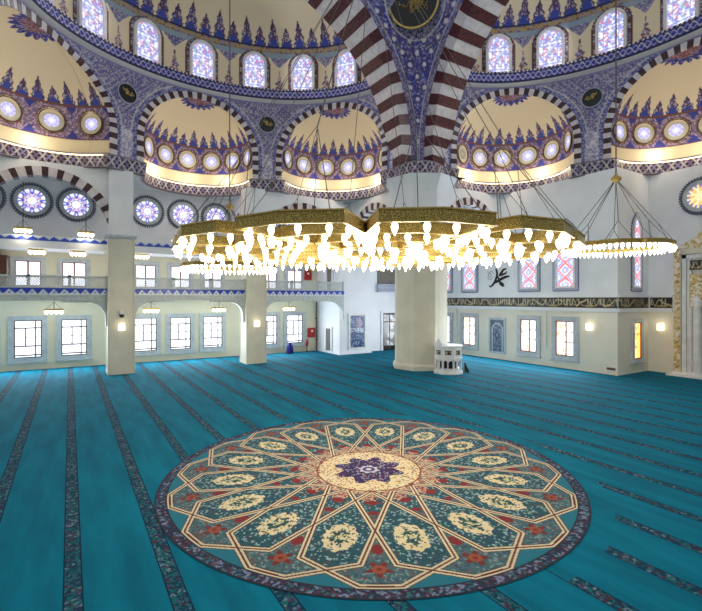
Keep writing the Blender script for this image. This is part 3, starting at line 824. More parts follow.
# ------------------------------------------------------------------ windows
def white_pane(s, h):
    c = np.empty(s.shape + (3,)); c[:] = lin((236, 240, 252))
    put(c, hsh(np.floor(s / .3), np.floor(h / .25), 3) > .8, lin((214, 222, 240)))
    return c
def warm_pane(s, h):
    c = np.empty(s.shape + (3,)); c[:] = lin((250, 240, 236))
    cc = cells(s, h, .22, [lin((250, 244, 244)), lin((226, 150, 112)), lin((240, 196, 170))], [.55, .22, .23], 13)
    return put(c, s < .05, cc)
def amber_pane(s, h):
    c = cells(s, h, .2, [lin((250, 190, 96)), lin((232, 120, 60)), lin((255, 226, 150))], [.5, .3, .2], 14)
    return put(c, s > .12, lin((252, 180, 70)))
def rect_window(F, w, h0, h1, bars, fr=M_FRAME, bord=M_MARBLE, bw=.35, pane=white_pane, mt=None, back=.0):
    r = struct_root(win(), F(0, h0, 0))
    pane_grid('pane', F, -w, w, h0, h1, .05, None, pane, mt or P_PANE, r, .09)
    b = MB()
    outline_ring(b, F, [(-w, h0), (w, h0), (w, h1), (-w, h1)], bw, 0, .14); b.build('window_surround', bord, r)
    b = MB(); outline_ring(b, F, [(-w + .07, h0 + .07), (w - .07, h0 + .07), (w - .07, h1 - .07), (-w + .07, h1 - .07)], .07, .05, .12)
    for (x0, y0, x1, y1, th) in bars:
        if x0 == x1: b.fbox(F, x0 - th, x0 + th, y0, y1, .05, .12)
        else: b.fbox(F, x0, x1, y0 - th, y0 + th, .05, .12)
    b.build('window_frame', fr, r)
    b = MB(); b.fbox(F, -w - bw - .05, w + bw + .05, h0 - bw - .05, h0 - bw + .06, 0, .24); b.build('window_sill', bord, r)
    return r
LX = (-5.7, -2.75, .3, 5.6, 8.5, 11.4, 16.95, 19.8)
for x in LX:
    w = .88
    rect_window(FL(x), w, -4.55, -1.65, [(-.15, -3.6, -.15, -2.2, .04), (.48, -4.5, .48, -1.7, .04), (-w, -2.25, w, -2.25, .045), (-w, -2.95, w, -2.95, .02), (-w, -3.65, w, -3.65, .045), (-w, -4.35, w, -4.35, .05)])
    rect_window(FL(x), .82, 1.0, 2.95, [(0, 1, 0, 2.95, .06), (-.8, 1.75, .8, 1.75, .05)], fr=M_REDWOOD, bw=.3)
# qibla wall
for y in (34.9, 31.5, 24.75, 21.4):
    rect_window(FR(y), .78, -4.5, -1.75, [(.1, -4.5, .1, -1.75, .04), (0, -2.6, .78, -2.6, .03), (0, -3.4, .78, -3.4, .03)], fr=M_REDWOOD, bord=M_LILAC if False else M_MARBLE, bw=.36, pane=warm_pane)
rect_window(FS(35.9), .5, -4.45, -1.75, [(-.5, -2.6, .5, -2.6, .02)], fr=M_REDWOOD, bw=.3, pane=amber_pane)

def strap(s, h, red=.2):
    c = np.empty(s.shape + (3,)); c[:] = lin((238, 240, 252))
    g = hsh(np.floor(s / .12), np.floor(h / .12), 9); put(c, g > .72, lin((186, 200, 236))); put(c, g < .08, lin((120, 170, 160)))
    per = 1.15; w = np.abs(((h / per) % 1) - .5) * 2; a = np.abs(s) / .62
    put(c, np.abs(a - w) < .17, lin((228, 84, 104))); put(c, np.abs(a - ((w + .42) % 1)) < .1, lin((112, 120, 214)))
    put(c, a > 1.05, lin((150, 160, 224)))
    return c
def pointed(w, h0, hs, hp):
    pts = [(-w, h0), (w, h0)]
    for i in range(9): 
        f = i / 8; pts.append((w * (1 - f ** 1.6), hs + (hp - hs) * f ** .75))
    for i in range(1, 9):
        f = 1 - i / 8; pts.append((-w * (1 - f ** 1.6), hs + (hp - hs) * f ** .75))
    return pts
def pointed_window(F, w, h0, hs, hp):
    r = struct_root(win(), F(0, h0, 0)); pts = pointed(w, h0, hs, hp)
    ins = lambda s, h: (np.abs(s) < w) & ((h < hs) | (np.abs(s) < w * (1 - np.clip((h - hs) / (hp - hs), 0, 1) ** 2.1)))
    pane_grid('pane', F, -w, w, h0, hp, .05, ins, strap, P_GLASS, r, .06)
    b = MB(); outline_ring(b, F, pts, .14, 0, .12); b.build('window_frame', M_MARBLEW, r)
    b = MB(); out = outline_ring(b, F, [(p[0] * (w + .14) / w, p[1] - .14 if p[1] <= h0 else p[1] + .1) for p in pts], .2, 0, .07)
    for i in range(len(out)):
        p0 = np.array(out[i]); p1 = np.array(out[(i + 1) % len(out)]); L = np.hypot(*(p1 - p0)); kk = int(L / .16)
        for j in range(kk):
            q = p0 + (p1 - p0) * (j + .5) / kk; b.fbox(F, q[0] - .05, q[0] + .05, q[1] - .05, q[1] + .05, 0, .06, 1)
    b.build('window_surround', [M_LILAC, M_DKBLUE], r)
for y in (34.9, 31.5, 24.75, 21.4): pointed_window(FR(y), .72, 1.0, 4.6, 6.0)
pointed_window(FS(35.9), .42, .95, 4.9, 6.1)

def rose(F, R, gold=False):
    r = struct_root(win(), F(0, 0, 0))
    def cf(s, h):
        rr = np.hypot(s, h) / R; a = np.arctan2(h, s)
        c = np.empty(s.shape + (3,)); c[:] = lin((232, 236, 252))
        put(c, (np.cos(8 * a) > -.1) & (rr > .5), lin((66, 66, 196))); put(c, (np.cos(8 * a) < -.55) & (rr > .38) & (rr < .68), lin((196, 30, 62)))
        put(c, (np.abs(np.sin(8 * a)) < .25) & (rr > .3), lin((160, 176, 236)))
        put(c, (np.cos(16 * a) > .3) & (rr > .78), lin((240, 244, 255)))
        put(c, (rr > .34) & (rr < .4), lin((120, 130, 220)))
        if gold: c[:] = lin((240, 220, 160)); put(c, (np.cos(8 * a) > .2) & (rr > .4), lin((230, 170, 60))); put(c, (rr > .75) & (np.cos(16 * a) > 0), lin((90, 90, 170)))
        return c
    pane_grid('pane', F, -R, R, -R, R, .06, lambda s, h: np.hypot(s, h) < R, cf, P_GLASS, r, .045)
    b = MB(); outline_ring(b, F, circ(R * .98, 36), .28, 0, .12); b.build('window_frame', M_MARBLE, r)
    b = MB(); outline_ring(b, F, circ(R + .26, 36), .1, 0, .16)
    n = 44
    for i in range(n):
        a = 2 * PI * i / n; rr = R + .43; x, y = rr * math.cos(a), rr * math.sin(a)
        b.fbox(F, x - .055, x + .055, y - .055, y + .055, 0, .1)
    b.build('window_surround', mat('slate_scallops', (92, 100, 124), .5) if 'slate_scallops' not in bpy.data.materials else bpy.data.materials['slate_scallops'], r)
for x in (-5.5, -2.5, .45, 5.75, 8.75, 11.7, 16.9, 19.8): rose(FL(x, 7.65), .92)
for y in (14.0, 10.6): rose(FN(y, 7.25), .85, True)

# ------------------------------------------------------------------ galleries on the left
def fascia(F, s0, s1, h0, h1, d, parent, nm='fascia', crest=False):
    def cf(s, h):
        t = (h - h0) / (h1 - h0); u = np.abs((s / .62) % 1 - .5) * 2
        c = np.empty(s.shape + (3,)); c[:] = lin((36, 70, 190))
        if crest:
            put(c, t > .9 - .6 * u, lin((222, 230, 240))); put(c, t < .22, lin((60, 90, 190)))
            return c
        put(c, (t < .85 - .75 * u) , lin((226, 232, 240))); put(c, (u < .25) & (t > .15) & (t < .45), lin((140, 160, 200)))
        put(c, t < .1, lin((226, 232, 240)))
        return c
    return pane_grid(nm, F, s0, s1, h0, h1, d, None, cf, P_TILE, parent, .055)
BAYS = [(-9.5, 2.35, 'left'), (4.05, 12.65, 'middle'), (14.35, 22.5, 'right')]
M_BAL = mat('grey_marble_rail', (200, 207, 206), .4, vary=.1, scale=4)
for x0, x1, nm in BAYS:
    word = {'left': 'leftmost bay', 'middle': 'bay between the square columns', 'right': 'bay beside the corner pier'}[nm]
    F = frame((0, 37.7, H), (1, 0, 0), (0, -1, 0))
    t = thing('balcony', 'marble balcony with blue tile fascia in the ' + word, 'balcony', ((x0 + x1) / 2, 37.7, H), 'balconies of the side gallery')
    b = MB(); b.box(x0, x1, 37.5, 43, H + .3, H + .72); b.build('slab', M_WHITE, t)
    b = MB(); b.box(x0, x1, 37.45, 37.95, H - .12, H + .28); b.box(x0, x1, 37.38, 37.5, H + .22, H + .3); b.build('beam', M_BAL, t)
    fascia(F, x0, x1, .3, .76, .29, t)
    # bracket apron with rounded corners
    nn = 12
    for sg, xe in ((1, x0), (-1, x1)):
        b = MB()
        for i in range(nn):
            a0 = PI / 2 * i / nn; a1 = PI / 2 * (i + 1) / nn; R = 1.25
            xa, xb = xe + sg * (R * (1 - math.cos(a0)) + .12), xe + sg * (R * (1 - math.cos(a1)) + .12)
            za, zb = H - .22 - R * (1 - math.sin(a0)), H - .22 - R * (1 - math.sin(a1))
            b.hexa([(xa, 37.5, za), (xb, 37.5, zb), (xb, 37.9, zb), (xa, 37.9, za), (xa, 37.5, H - .1), (xb, 37.5, H - .1), (xb, 37.9, H - .1), (xa, 37.9, H - .1)])
        xs = sorted((xe, xe + sg * .14)); b.box(xs[0], xs[1], 37.5, 37.9, H - 2.0, H - .1)
        xs = sorted((xe + sg * 1.2, xe + sg * 2.9)); b.box(xs[0], xs[1], 37.5, 37.9, H - .24, H - .1)
        b.build('bracket', M_BAL, t)
    # balustrade
    bl = MB(); bl.box(x0, x1, 37.48, 37.68, H + .74, H + .84); bl.box(x0, x1, 37.46, 37.7, H + 1.52, H + 1.64)
    s = .0
    npn = max(2, int((x1 - x0) / 2.3)); L = (x1 - x0) / npn
    for i in range(npn + 1): xx = x0 + i * L; bl.box(max(x0, xx - .1), min(x1, xx + .1), 37.46, 37.7, H + .74, H + 1.7)
    rl = bl.build('railing', M_BAL, t)
    g = MB(); st_ = .17
    for i in range(npn):
        a, e = x0 + i * L + .1, x0 + (i + 1) * L - .1; k = a - .68
        while k < e:
            for s0_, s1_ in ((k, k + .68), (k + .68, k)):
                p0, p1 = [s0_, .84], [s1_, 1.52]
                # clip to panel
                def clip(p, q):
                    p = list(p)
                    if p[0] < a: f_ = (a - p[0]) / (q[0] - p[0]) if q[0] != p[0] else 0; p = [a, p[1] + (q[1] - p[1]) * f_]
                    if p[0] > e: f_ = (p[0] - e) / (p[0] - q[0]) if q[0] != p[0] else 0; p = [e, p[1] + (q[1] - p[1]) * f_]
                    return p
                if max(s0_, s1_) <= a or min(s0_, s1_) >= e: continue
                c0, c1 = clip(p0, p1), clip(p1, p0); g.tube((c0[0], 37.58, H + c0[1]), (c1[0], 37.58, H + c1[1]), .028, 4)
            k += st_
    g.build('grille', M_BAL, rl)
    # upper gallery roof slab
    t = thing('gallery_roof', 'white roof slab with blue crest above the balcony, ' + word, 'ledge', ((x0 + x1) / 2, 38.2, H + 3.7), 'roof slabs of the side gallery')
    b = MB(); b.box(x0, x1, 38.2, 43, H + 3.72, H + 4.0); b.box(x0, x1, 38.1, 38.5, H + 3.55, H + 4.08); b.build('slab', M_WHITE, t)
    fascia(frame((0, 38.1, H), (1, 0, 0), (0, -1, 0)), x0, x1, 4.06, 4.4, .02, t, 'crest', True)

def at_plane_y(px, Y):                   # X on plane Y seen at pixel column px
    r = (px - 351) / 452; return (r * CS * Y + SN * Y) / (CS - r * SN)
# hanging box lamps
def hang_lamp(x, y, h, up, label, w=.62):
    t = thing('hanging_lamp', label, 'lamp', (x, y, H + h), 'small box lamps hanging in the side gallery')
    b = MB(); b.box(x - w, x + w, y - .2, y + .2, H + h, H + h + .13); b.build('canopy', M_GOLD, t)
    for i in range(4):
        b = MB(); b.lathe([(.06, 0), (.13, -.05), (.15, -.14), (.08, -.24), (.01, -.28)], (x - w * .75 + i * w * .5, y, H + h), 8); b.build('glass_shade', M_LAMP, t, True)
    b = MB(); b.tube((x, y, H + h + .12), (x, y, H + h + .12 + up), .025, 6)
    b.tube((x - w * .8, y, H + h + .12), (x, y, H + h + .12 + min(.5, up * .8)), .012, 4); b.tube((x + w * .8, y, H + h + .12), (x, y, H + h + .12 + min(.5, up * .8)), .012, 4)
    b.build('suspension_rod', M_CABLE, t)
    la = bpy.data.lights.new('lamp_light', 'POINT'); la.energy = 10; la.color = (1, .85, .62); la.shadow_soft_size = .2
    lo = bpy.data.objects.new('lamp_light', la); C.objects.link(lo); lo.location = (x, y - .1, H + h - .55)
for px, nm in ((54, 'under the leftmost balcony'), (151, 'under the middle balcony beside the left column'), (219, 'under the middle balcony, nearer the second column'), (289, 'under the right balcony near the red cabinet')):
    hang_lamp(at_plane_y(px, 40.6), 40.6, -.86, .98, 'small lit box lamp hanging ' + nm)
for px, nm in ((37, 'above the leftmost upper gallery window'), (78, 'in the upper gallery, just left of the first column'), (142, 'in the upper gallery, just right of the first column')):
    hang_lamp(at_plane_y(px, 38.9), 38.9, 3.42, .3, 'small lit box lamp tucked ' + nm, .5)
for px, hh, nm in ((23, 4.75, 'on a long rod before the leftmost rose window'), (86, 4.75, 'on a long rod before the second rose window')):
    hang_lamp(at_plane_y(px, 37.8), 37.8, hh, 3.1, 'small lit box lamp hanging ' + nm, .5)

# ------------------------------------------------------------------ wall fittings
def sconce(F, label):
    t = thing('wall_sconce', label, 'wall lamp', F(0, 0, 0), 'square wall sconces')
    b = MB(); b.fbox(F, -.12, .12, -.2, .2, 0, .05); b.build('backplate', M_GOLD, t)
    b = MB(); b.fbox(F, -.2, .2, -.24, .24, .05, .26); b.build('glass_shade', M_SHADE, t)
    la = bpy.data.lights.new('sconce_light', 'POINT'); la.energy = 1.6; la.color = (1, .86, .6); la.shadow_soft_size = .15
    lo = bpy.data.objects.new('sconce_light', la); C.objects.link(lo); lo.location = F(0, .45, .45)
Fc = lambda x, y, h: frame((x, y - .85, H + h), (1, 0, 0), (0, -1, 0))
sconce(Fc(3.2, 37.8, -2.05), 'square lit sconce on the first square column, below the camera')
sconce(Fc(13.5, 37.8, -2.1), 'square lit sconce on the second square column')
sconce(FR(19.4, -2.1), 'square lit sconce on the calligraphy wall, right of the last window')
sconce(FN(16.5, -2.1), 'square lit sconce in the recess beside the gold portal')
F = Fc(3.2, 37.8, -1.15); t = thing('security_camera', 'white dome security camera on the first square column above the sconce', 'camera', F(0, 0, 0))
b = MB(); b.fbox(F, -.1, .1, 0, .3, 0, .2); b.build('housing', M_WHITEPL, t)
b = MB(); q = F(0, -.02, .2); b.lathe([(.02, -.2), (.12, -.15), (.17, -.03), (.17, .05)], q, 12); b.build('lens_dome', M_BLACK, t, True)

# inscription band along the qibla side (sits on the wall, white scroll letters)
def script_panel(name, F, s0, s1, h0, h1, label=None, cat=None, d=.06, res=.055, parent=None):
    def cf(s, h):
        t = (h - h0) / (h1 - h0)
        c = np.empty(s.shape + (3,)); c[:] = lin((34, 30, 32))
        w = np.sin(s * 9.1 + 2.2 * np.sin(s * 3.3)) * .28 + .5; w2 = np.cos(s * 6.3 + 3 * np.sin(s * 2.1)) * .3 + .5
        put(c, np.abs(t - w) < .07, lin((200, 186, 150))); put(c, np.abs(t - w2) < .05, lin((170, 150, 106)))
        put(c, (hsh(np.floor(s / .24), 0 * s, 5) > .45) & (np.abs((s % .24) - .12) < .03) & (t > .3) & (t < .85), lin((206, 196, 166)))
        put(c, (t < .07) | (t > .93), lin((120, 106, 70)))
        return c
    return pane_grid(name, F, s0, s1, h0, h1, d, None, cf, P_TILE, parent, res)
def band_piece(F, s0, s1, label):
    t = thing('inscription_band', label, 'inscription', F((s0 + s1) / 2, 0, 0))
    script_panel('script_field', F, s0, s1, -.68, .12, parent=t)
    b = MB(); b.fbox(F, s0, s1, .12, .3, 0, .14); b.fbox(F, s0, s1, -.95, -.68, 0, .14); b.fbox(F, s0, s1, -.68, .12, 0, .05); b.build('moulding', M_WHITE, t)
band_piece(frame((33.3, 0, H), (0, -1, 0), (-1, 0, 0)), -39.2, -17.35, 'long black inscription band above the windows of the calligraphy wall')
band_piece(frame((0, 17.4, H), (1, 0, 0), (0, -1, 0)), 33.3, 37.6, 'short black inscription band on the recess side wall above the amber window')
band_piece(frame((37.7, 0, H), (0, -1, 0), (-1, 0, 0)), -17.25, -15.75, 'short black inscription band ending at the gold portal')

# calligraphy on the wall
F = FR(28.0); K = lambda x, y: ((x - 152) / 5.09 * 43 / 452 * .98 * 1.22, (299 - 250 - y / 5.09) * 41.8 / 452)
cal = thing('wall_calligraphy', 'black brush calligraphy on the white wall between stained windows', 'calligraphy', F(0, 2.0, 0))
def brush(pts, ws):
    pts = [K(*p) for p in pts]
    # smooth with catmull
    out = []
    for i in range(len(pts) - 1):
        p0 = pts[max(0, i - 1)]; p1 = pts[i]; p2 = pts[i + 1]; p3 = pts[min(len(pts) - 1, i + 2)]
        for j in range(5):
            t_ = j / 5; w = ws[i] + (ws[i + 1] - ws[i]) * t_
            out.append((*[.5 * (2 * p1[k] + (p2[k] - p0[k]) * t_ + (2 * p0[k] - 5 * p1[k] + 4 * p2[k] - p3[k]) * t_ ** 2 + (-p0[k] + 3 * p1[k] - 3 * p2[k] + p3[k]) * t_ ** 3) for k in (0, 1)], w))
    out.append((*pts[-1], ws[-1]))
    b = MB()
    for a, c_ in zip(out[:-1], out[1:]): b.tube(F(a[0], a[1], .02), F(c_[0], c_[1], .02), a[2] * 1.5, 6, 0, c_[2] * 1.5)
    b.build('brush_stroke', M_BLACK, cal)
brush([(139, 96), (146, 120), (141, 145), (128, 172), (112, 186), (104, 180)], [.04, .07, .07, .07, .05, .02])
brush([(192, 100), (178, 104), (168, 118), (158, 132), (172, 128), (188, 122), (193, 112)], [.03, .07, .08, .05, .07, .05, .03])
brush([(208, 138), (190, 140), (166, 150), (148, 160), (134, 168)], [.03, .08, .09, .08, .05])
brush([(150, 136), (156, 156), (166, 176), (178, 184), (172, 170), (156, 164)], [.04, .06, .08, .06, .04, .02])
brush([(98, 110), (104, 122), (98, 134), (108, 140), (114, 128), (108, 112), (120, 108), (124, 120)], [.012] * 8)
brush([(96, 142), (106, 150), (118, 146), (126, 136)], [.012] * 4)

# tile panels
def tile_panel(F, w, h0, h1, colf, label, m=M_MARBLEW):
    t = thing('tile_panel', label, 'tile panel', F(0, h0, 0))
    pane_grid('tile_field', F, -w, w, h0, h1, .06, None, colf, P_TILE, t, .05)
    b = MB(); outline_ring(b, F, [(-w, h0), (w, h0), (w, h1), (-w, h1)], .2, 0, .1); b.build('border', m, t)
def blue_field(s, h):
    c = cells(s, h, .12, [lin((34, 62, 120)), lin((50, 90, 150)), lin((150, 176, 206)), lin((26, 44, 92))], [.4, .25, .15, .2], 40)
    e = np.hypot(s / .55, (h + 2.4) / .6); put(c, (e < 1) & (hsh(np.floor(s / .12), 0 * s) > .3), lin((160, 140, 170)))
    put(c, (np.abs(h + 3.15) < .22) & (hsh(np.floor(s / .1), np.floor(h / .1), 8) > .45), lin((196, 210, 226)))
    put(c, np.abs(s) > .72, cells(s, h, .1, [lin((40, 96, 150)), lin((90, 150, 180))], [.5, .5], 41)); return c
tile_panel(frame((24.55, 38.3, H), (1, 0, 0), (0, -1, 0)), .86, -4.85, -1.65, blue_field, 'tall blue tile panel set in the face of the white corner pier')
def iznik(s, h):
    c = cells(s, h, .1, [lin((84, 104, 128)), lin((56, 76, 108)), lin((140, 160, 176))], [.5, .3, .2], 42)
    y = h + 3.3; e = np.abs(s) / .32 + np.abs(y) / .5; put(c, e < 1, lin((34, 52, 96))); put(c, e < .4, lin((130, 160, 190)))
    arch = np.where(y < .5, np.abs(s), np.hypot(s, y - .5)); put(c, np.abs(arch - .58) < .04, lin((200, 214, 224)))
    put(c, (arch > .62), cells(s, h, .1, [lin((40, 58, 92)), lin((70, 96, 130))], [.6, .4], 43)); return c
tile_panel(FR(28.1), .76, -4.8, -1.9, iznik, 'arched slate-blue tile panel under the black calligraphy', M_MARBLE)

# tubes and small fittings on the qibla wall
for y, nm in ((23.1, 'slim white vertical tube on the wall between the two right windows'), (33.2, 'slim white vertical tube on the wall near the big pillar')):
    b = MB(); q0 = FR(y)(0, -.98, .1); q1 = FR(y)(0, -3.9, .1); b.tube(q0, q1, .07, 8); b.lathe([(.09, -.05), (.09, .05)], q1, 8)
    b.fbox(FR(y), -.05, .05, -1.4, -1.3, 0, .1); b.fbox(FR(y), -.05, .05, -3.7, -3.6, 0, .1)
    tag(b.build('wall_tube', M_WHITEPL), nm, 'tube')
b = MB(); Fv = FR(17.85); b.fbox(Fv, -.3, .3, -5.15, -4.98, 0, .04)
for i in range(6): b.fbox(Fv, -.28 + i * .1, -.22 + i * .1, -5.13, -5.0, .04, .06)
tag(b.build('wall_vent', M_PIPE), 'small dark floor-level vent at the wall corner by the recess', 'vent')

# doors
def door(n, F, w, h1, leaf, glass=False):
    r = struct_root('door_%d' % n, F(0, -H, 0))
    b = MB(); b.fbox(F, -w, w, -H, h1, .02, .07); b.build('door_leaf', leaf, r)
    b = MB(); b.fbox(F, -w - .22, -w, -H, h1 + .22, 0, .14); b.fbox(F, w, w + .22, -H, h1 + .22, 0, .14); b.fbox(F, -w, w, h1, h1 + .22, 0, .14); b.build('door_frame', M_WHITE, r)
    b = MB(); q0 = F(w - .15, -H + 1.05, .07); q1 = F(w - .15, -H + 1.3, .16); b.tube(q0, q1, .03, 6); b.build('door_handle', M_GOLD, r)
    if glass:
        pane_grid('pane', F, -w + .15, w - .15, -H + .5, h1 - .2, .09, None, lambda s, h: cells(s, h, .35, [lin((210, 216, 220)), lin((60, 70, 60)), lin((90, 60, 50)), lin((30, 30, 36))], [.25, .25, .1, .4], 50), P_GLASS_DIM, r, .07)
        b = MB(); b.fbox(F, -w, w, h1 - 1.0, h1 - .9, .09, .13); b.fbox(F, -.04, .04, -H, h1, .09, .13); b.build('door_bar', M_FRAME, r)
door(1, frame((22.5, 40.4, H), (0, -1, 0), (-1, 0, 0)), .5, -3.0, M_DOOR)
door(2, frame((29.3, 39.3, H), (1, 0, 0), (0, -1, 0)), .9, -1.5, M_BLACK, True)
door(3, frame((22.5, 40.2, H + 6.2), (0, -1, 0), (-1, 0, 0)), .5, -3.0 , M_DOOR)
# upper opening with little balcony
F = frame((29.0, 39.3, H), (1, 0, 0), (0, -1, 0)); t = thing('small_balcony', 'small grey-grilled balcony between corner pier and big pillar', 'balcony', F(0, .9, 0))
b = MB(); b.fbox(F, -1.3, 1.3, 1.5, 3.2, 0, .03); b.build('opening', M_DOOR, t)  # flat dark grey panel standing in for the shade of a recess
b = MB(); b.fbox(F, -1.4, 1.4, .75, .9, 0, .3); b.fbox(F, -1.4, 1.4, 1.5, 1.6, .2, .3); b.fbox(F, -1.4, -1.3, .75, 1.6, .1, .3); b.fbox(F, 1.3, 1.4, .75, 1.6, .1, .3)
for i in range(15):
    x = -1.3 + i * .175; b.tube(F(x, .9, .25), F(x + .15, 1.5, .25), .02, 4); b.tube(F(x + .15, .9, .25), F(x, 1.5, .25), .02, 4)
b.build('railing', M_LILAC, t)

def cabinet(F, label):
    t = thing('fire_cabinet', label, 'cabinet', F(0, 0, 0))
    b = MB(); b.fbox(F, -.42, .42, -.5, .5, 0, .2); b.build('case', M_RED, t)
    b = MB(); b.fbox(F, -.34, .34, -.42, .42, .2, .23); b.build('cabinet_door', M_RED, t)
    b = MB(); b.fbox(F, -.1, .12, .05, .28, .23, .24); b.build('sign', M_WHITEPL, t)
cabinet(FL(21.75, -3.55), 'red fire cabinet on the ground floor wall beside the dark pipe')
cabinet(FL(21.3, 2.5), 'red fire cabinet on the upper gallery wall behind the chandelier lights')
b = MB(); b.tube((22.3, 42.8, 0), (22.3, 42.8, H + .3), .07, 8)
for z in (1.2, 3.4): b.box(22.2, 22.4, 42.75, 43.0, z, z + .08)
tag(b.build('wall_pipe', M_PIPE), 'dark vertical pipe in the corner beside the red fire cabinet', 'pipe')

# tall dark bookcase on the gallery at far left
x1 = at_plane_y(8, 42.3)
t = thing('bookcase', 'dark wooden shelf unit on the upper balcony at the left edge', 'shelf', (x1 - 1, 42.4, H + .72))
b = MB(); b.box(x1 - 1.6, x1 - .05, 42.0, 42.9, H + .74, H + 3.15); b.build('case', M_WOOD, t)
for i in range(6):
    b = MB(); z = H + .95 + i * .36; b.box(x1 - 1.65, x1, 41.94, 42.1, z, z + .06); b.build('shelf', M_WOOD, t)
b = MB(); b.box(x1 - 1.7, x1 - .0, 41.95, 42.95, H + 3.15, H + 3.25); b.box(x1 - 1.6, x1 - .5, 42, 42.9, H + 3.25, H + 3.5); b.build('top', M_WOOD, t)

# blue bundle and extinguisher by the far window
b = MB(); xb = at_plane_y(290, 42.0)
b.lathe([(.3, 0), (.36, .15), (.33, .4), (.3, .65), (.28, .8), (.16, .86), (.18, .98), (.12, 1.08), (.02, 1.12)], (xb, 42.0, 0), 14)
tag(b.build('draped_blue_bundle', M_DKBLUE, None, True), 'dark blue draped bundle on the floor below the last ground floor window', 'bundle')
xe = at_plane_y(307, 42.4); t = thing('fire_extinguisher', 'slim red-topped extinguisher on a brown stand between window and red cabinet', 'fire extinguisher', (xe, 42.4, 0))
b = MB(); b.lathe([(.22, 0), (.22, .05), (.05, .1), (.04, .55), (.14, .6)], (xe, 42.4, 0), 10); b.build('stand', M_WOOD, t)
b = MB(); b.lathe([(.12, .6), (.13, .7), (.13, 1.05), (.08, 1.18), (.04, 1.25)], (xe, 42.4, 0), 12); b.build('cylinder', M_RED, t, True)
b = MB(); b.box(xe - .03, xe + .16, 42.37, 42.43, 1.24, 1.3); b.tube((xe + .1, 42.38, 1.25), (xe + .16, 42.34, .8), .02, 6); b.build('handle', M_BLACK, t)

# ------------------------------------------------------------------ pulpit at the pillar
px_, py_ = 24.0, 24.85; t = thing('marble_pulpit', 'small octagonal white marble pulpit standing against the big pillar', 'pulpit', (px_, py_, 0))
R = 1.05; rot = math.atan2(-.849, -.528) + PI / 8 - .2
b = MB(); b.lathe([(R + .08, 0), (R + .08, .14), (R, .18), (R, .4)], (px_, py_, 0), 8, 0, rot); b.lathe([(R, 1.0), (R, 1.12), (R + .04, 1.14), (R + .04, 1.22), (R, 1.24), (R, 1.95), (R + .07, 1.98), (R + .07, 2.08)], (px_, py_, 0), 8, 0, rot)
b.lathe([(R - .3, .3), (R - .3, 1.05)], (px_, py_, 0), 8, 1, rot); b.build('body', [M_MARBLEW, M_BLACK], t)
for i in range(8):
    a0, a1 = rot + i * PI / 4, rot + (i + 1) * PI / 4
    A = np.array((px_ + R * math.cos(a0), py_ + R * math.sin(a0), 0)); B = np.array((px_ + R * math.cos(a1), py_ + R * math.sin(a1), 0))
    e = (B - A); L = np.hypot(e[0], e[1]); e = e / L; nn = np.array((math.cos((a0 + a1) / 2), math.sin((a0 + a1) / 2), 0)); Fq = frame((A + B) / 2, e, nn)
    b = MB()
    for x in (-L / 2 + .04, -.03 - L * .0, L / 2 - .04): b.fbox(Fq, x - .05, x + .05, .38, 1.02, -.12, 0)
    for cxx in (-L / 4, L / 4):          # little pointed heads closing the openings
        for sgn in (-1, 1):
            b.hexa([Fq(cxx + sgn * L / 4, .85, -.12), Fq(cxx, 1.02, -.12), Fq(cxx, 1.02, 0), Fq(cxx + sgn * L / 4, .85, 0), Fq(cxx + sgn * L / 4, 1.03, -.12), Fq(cxx, 1.03, -.12), Fq(cxx, 1.03, 0), Fq(cxx + sgn * L / 4, 1.03, 0)])
    b.build('arcade', M_MARBLEW, t)
    script_panel('script_field', Fq, -L * .28, L * .28, 1.42, 1.75, d=.015, res=.04, parent=t)
    if nn[0] * -.95 + nn[1] * .1 > .75:
        b = MB(); b.hexa([Fq(-L / 2, 2.08, -.06), Fq(L / 2, 2.08, -.06), Fq(L / 2, 2.08, .02), Fq(-L / 2, 2.08, .02), Fq(-.03, 2.62, -.06), Fq(.03, 2.62, -.06), Fq(.03, 2.62, .02), Fq(-.03, 2.62, .02)]); b.build('gable', M_MARBLEW, t)
# dark prop leaning beside the pulpit
b = MB(); b.hexa([(25.22, 24.35, 0), (25.52, 24.15, 0), (25.67, 24.35, 0), (25.37, 24.55, 0), (25.27, 24.45, .75), (25.32, 24.41, .75), (25.37, 24.45, .75), (25.32, 24.49, .75)])
tag(b.build('dark_wedge', M_BLACK), 'small dark wedge on the carpet at the right foot of the pulpit', 'wedge')

# ------------------------------------------------------------------ gold portal of the prayer niche
def ornate_gold(s, h):
    return cells(s, h, .11, [lin((212, 184, 112)), lin((236, 226, 200)), lin((176, 140, 70)), lin((244, 240, 230))], [.35, .3, .15, .2], 60)
YC = 12.3; F = FN(YC); t = thing('mihrab_portal', 'tall marble prayer niche portal with gold carved frame at the right edge', 'portal', F(0, -H, 0))
hw = 3.25
b = MB()
for sg in (-1, 1):
    xs = sorted((sg * hw, sg * (hw - .45))); b.fbox(F, xs[0], xs[1], -H, 3.6, 0, .35)
b.fbox(F, -hw, hw, 3.2, 3.6, 0, .35)
of_ = b.build('outer_frame', M_CREAM2, t)
for sg in (-1, 1):
    xs = sorted((sg * (hw - .03), sg * (hw - .42))); pane_grid('gold_carving', F, xs[0], xs[1], -H + .3, 3.55, .37, None, ornate_gold, P_TILE, of_, .08)
b = MB(); pts = [(-hw, 3.6), (hw, 3.6), (hw * .62, 4.35), (hw * .3, 5.3), (0, 5.9), (-hw * .3, 5.3), (-hw * .62, 4.35)]
k = len(b.v)
for d in (0, .3):
    for p in pts: b.v.append(F(p[0], p[1], d))
L = len(pts)
for j in range(L): b.f.append((k + j, k + (j + 1) % L, k + L + (j + 1) % L, k + L + j)); b.m.append(0)
b.f.append(tuple(k + L + j for j in range(L))); b.m.append(0); b.build('pediment', M_CREAM2, t)
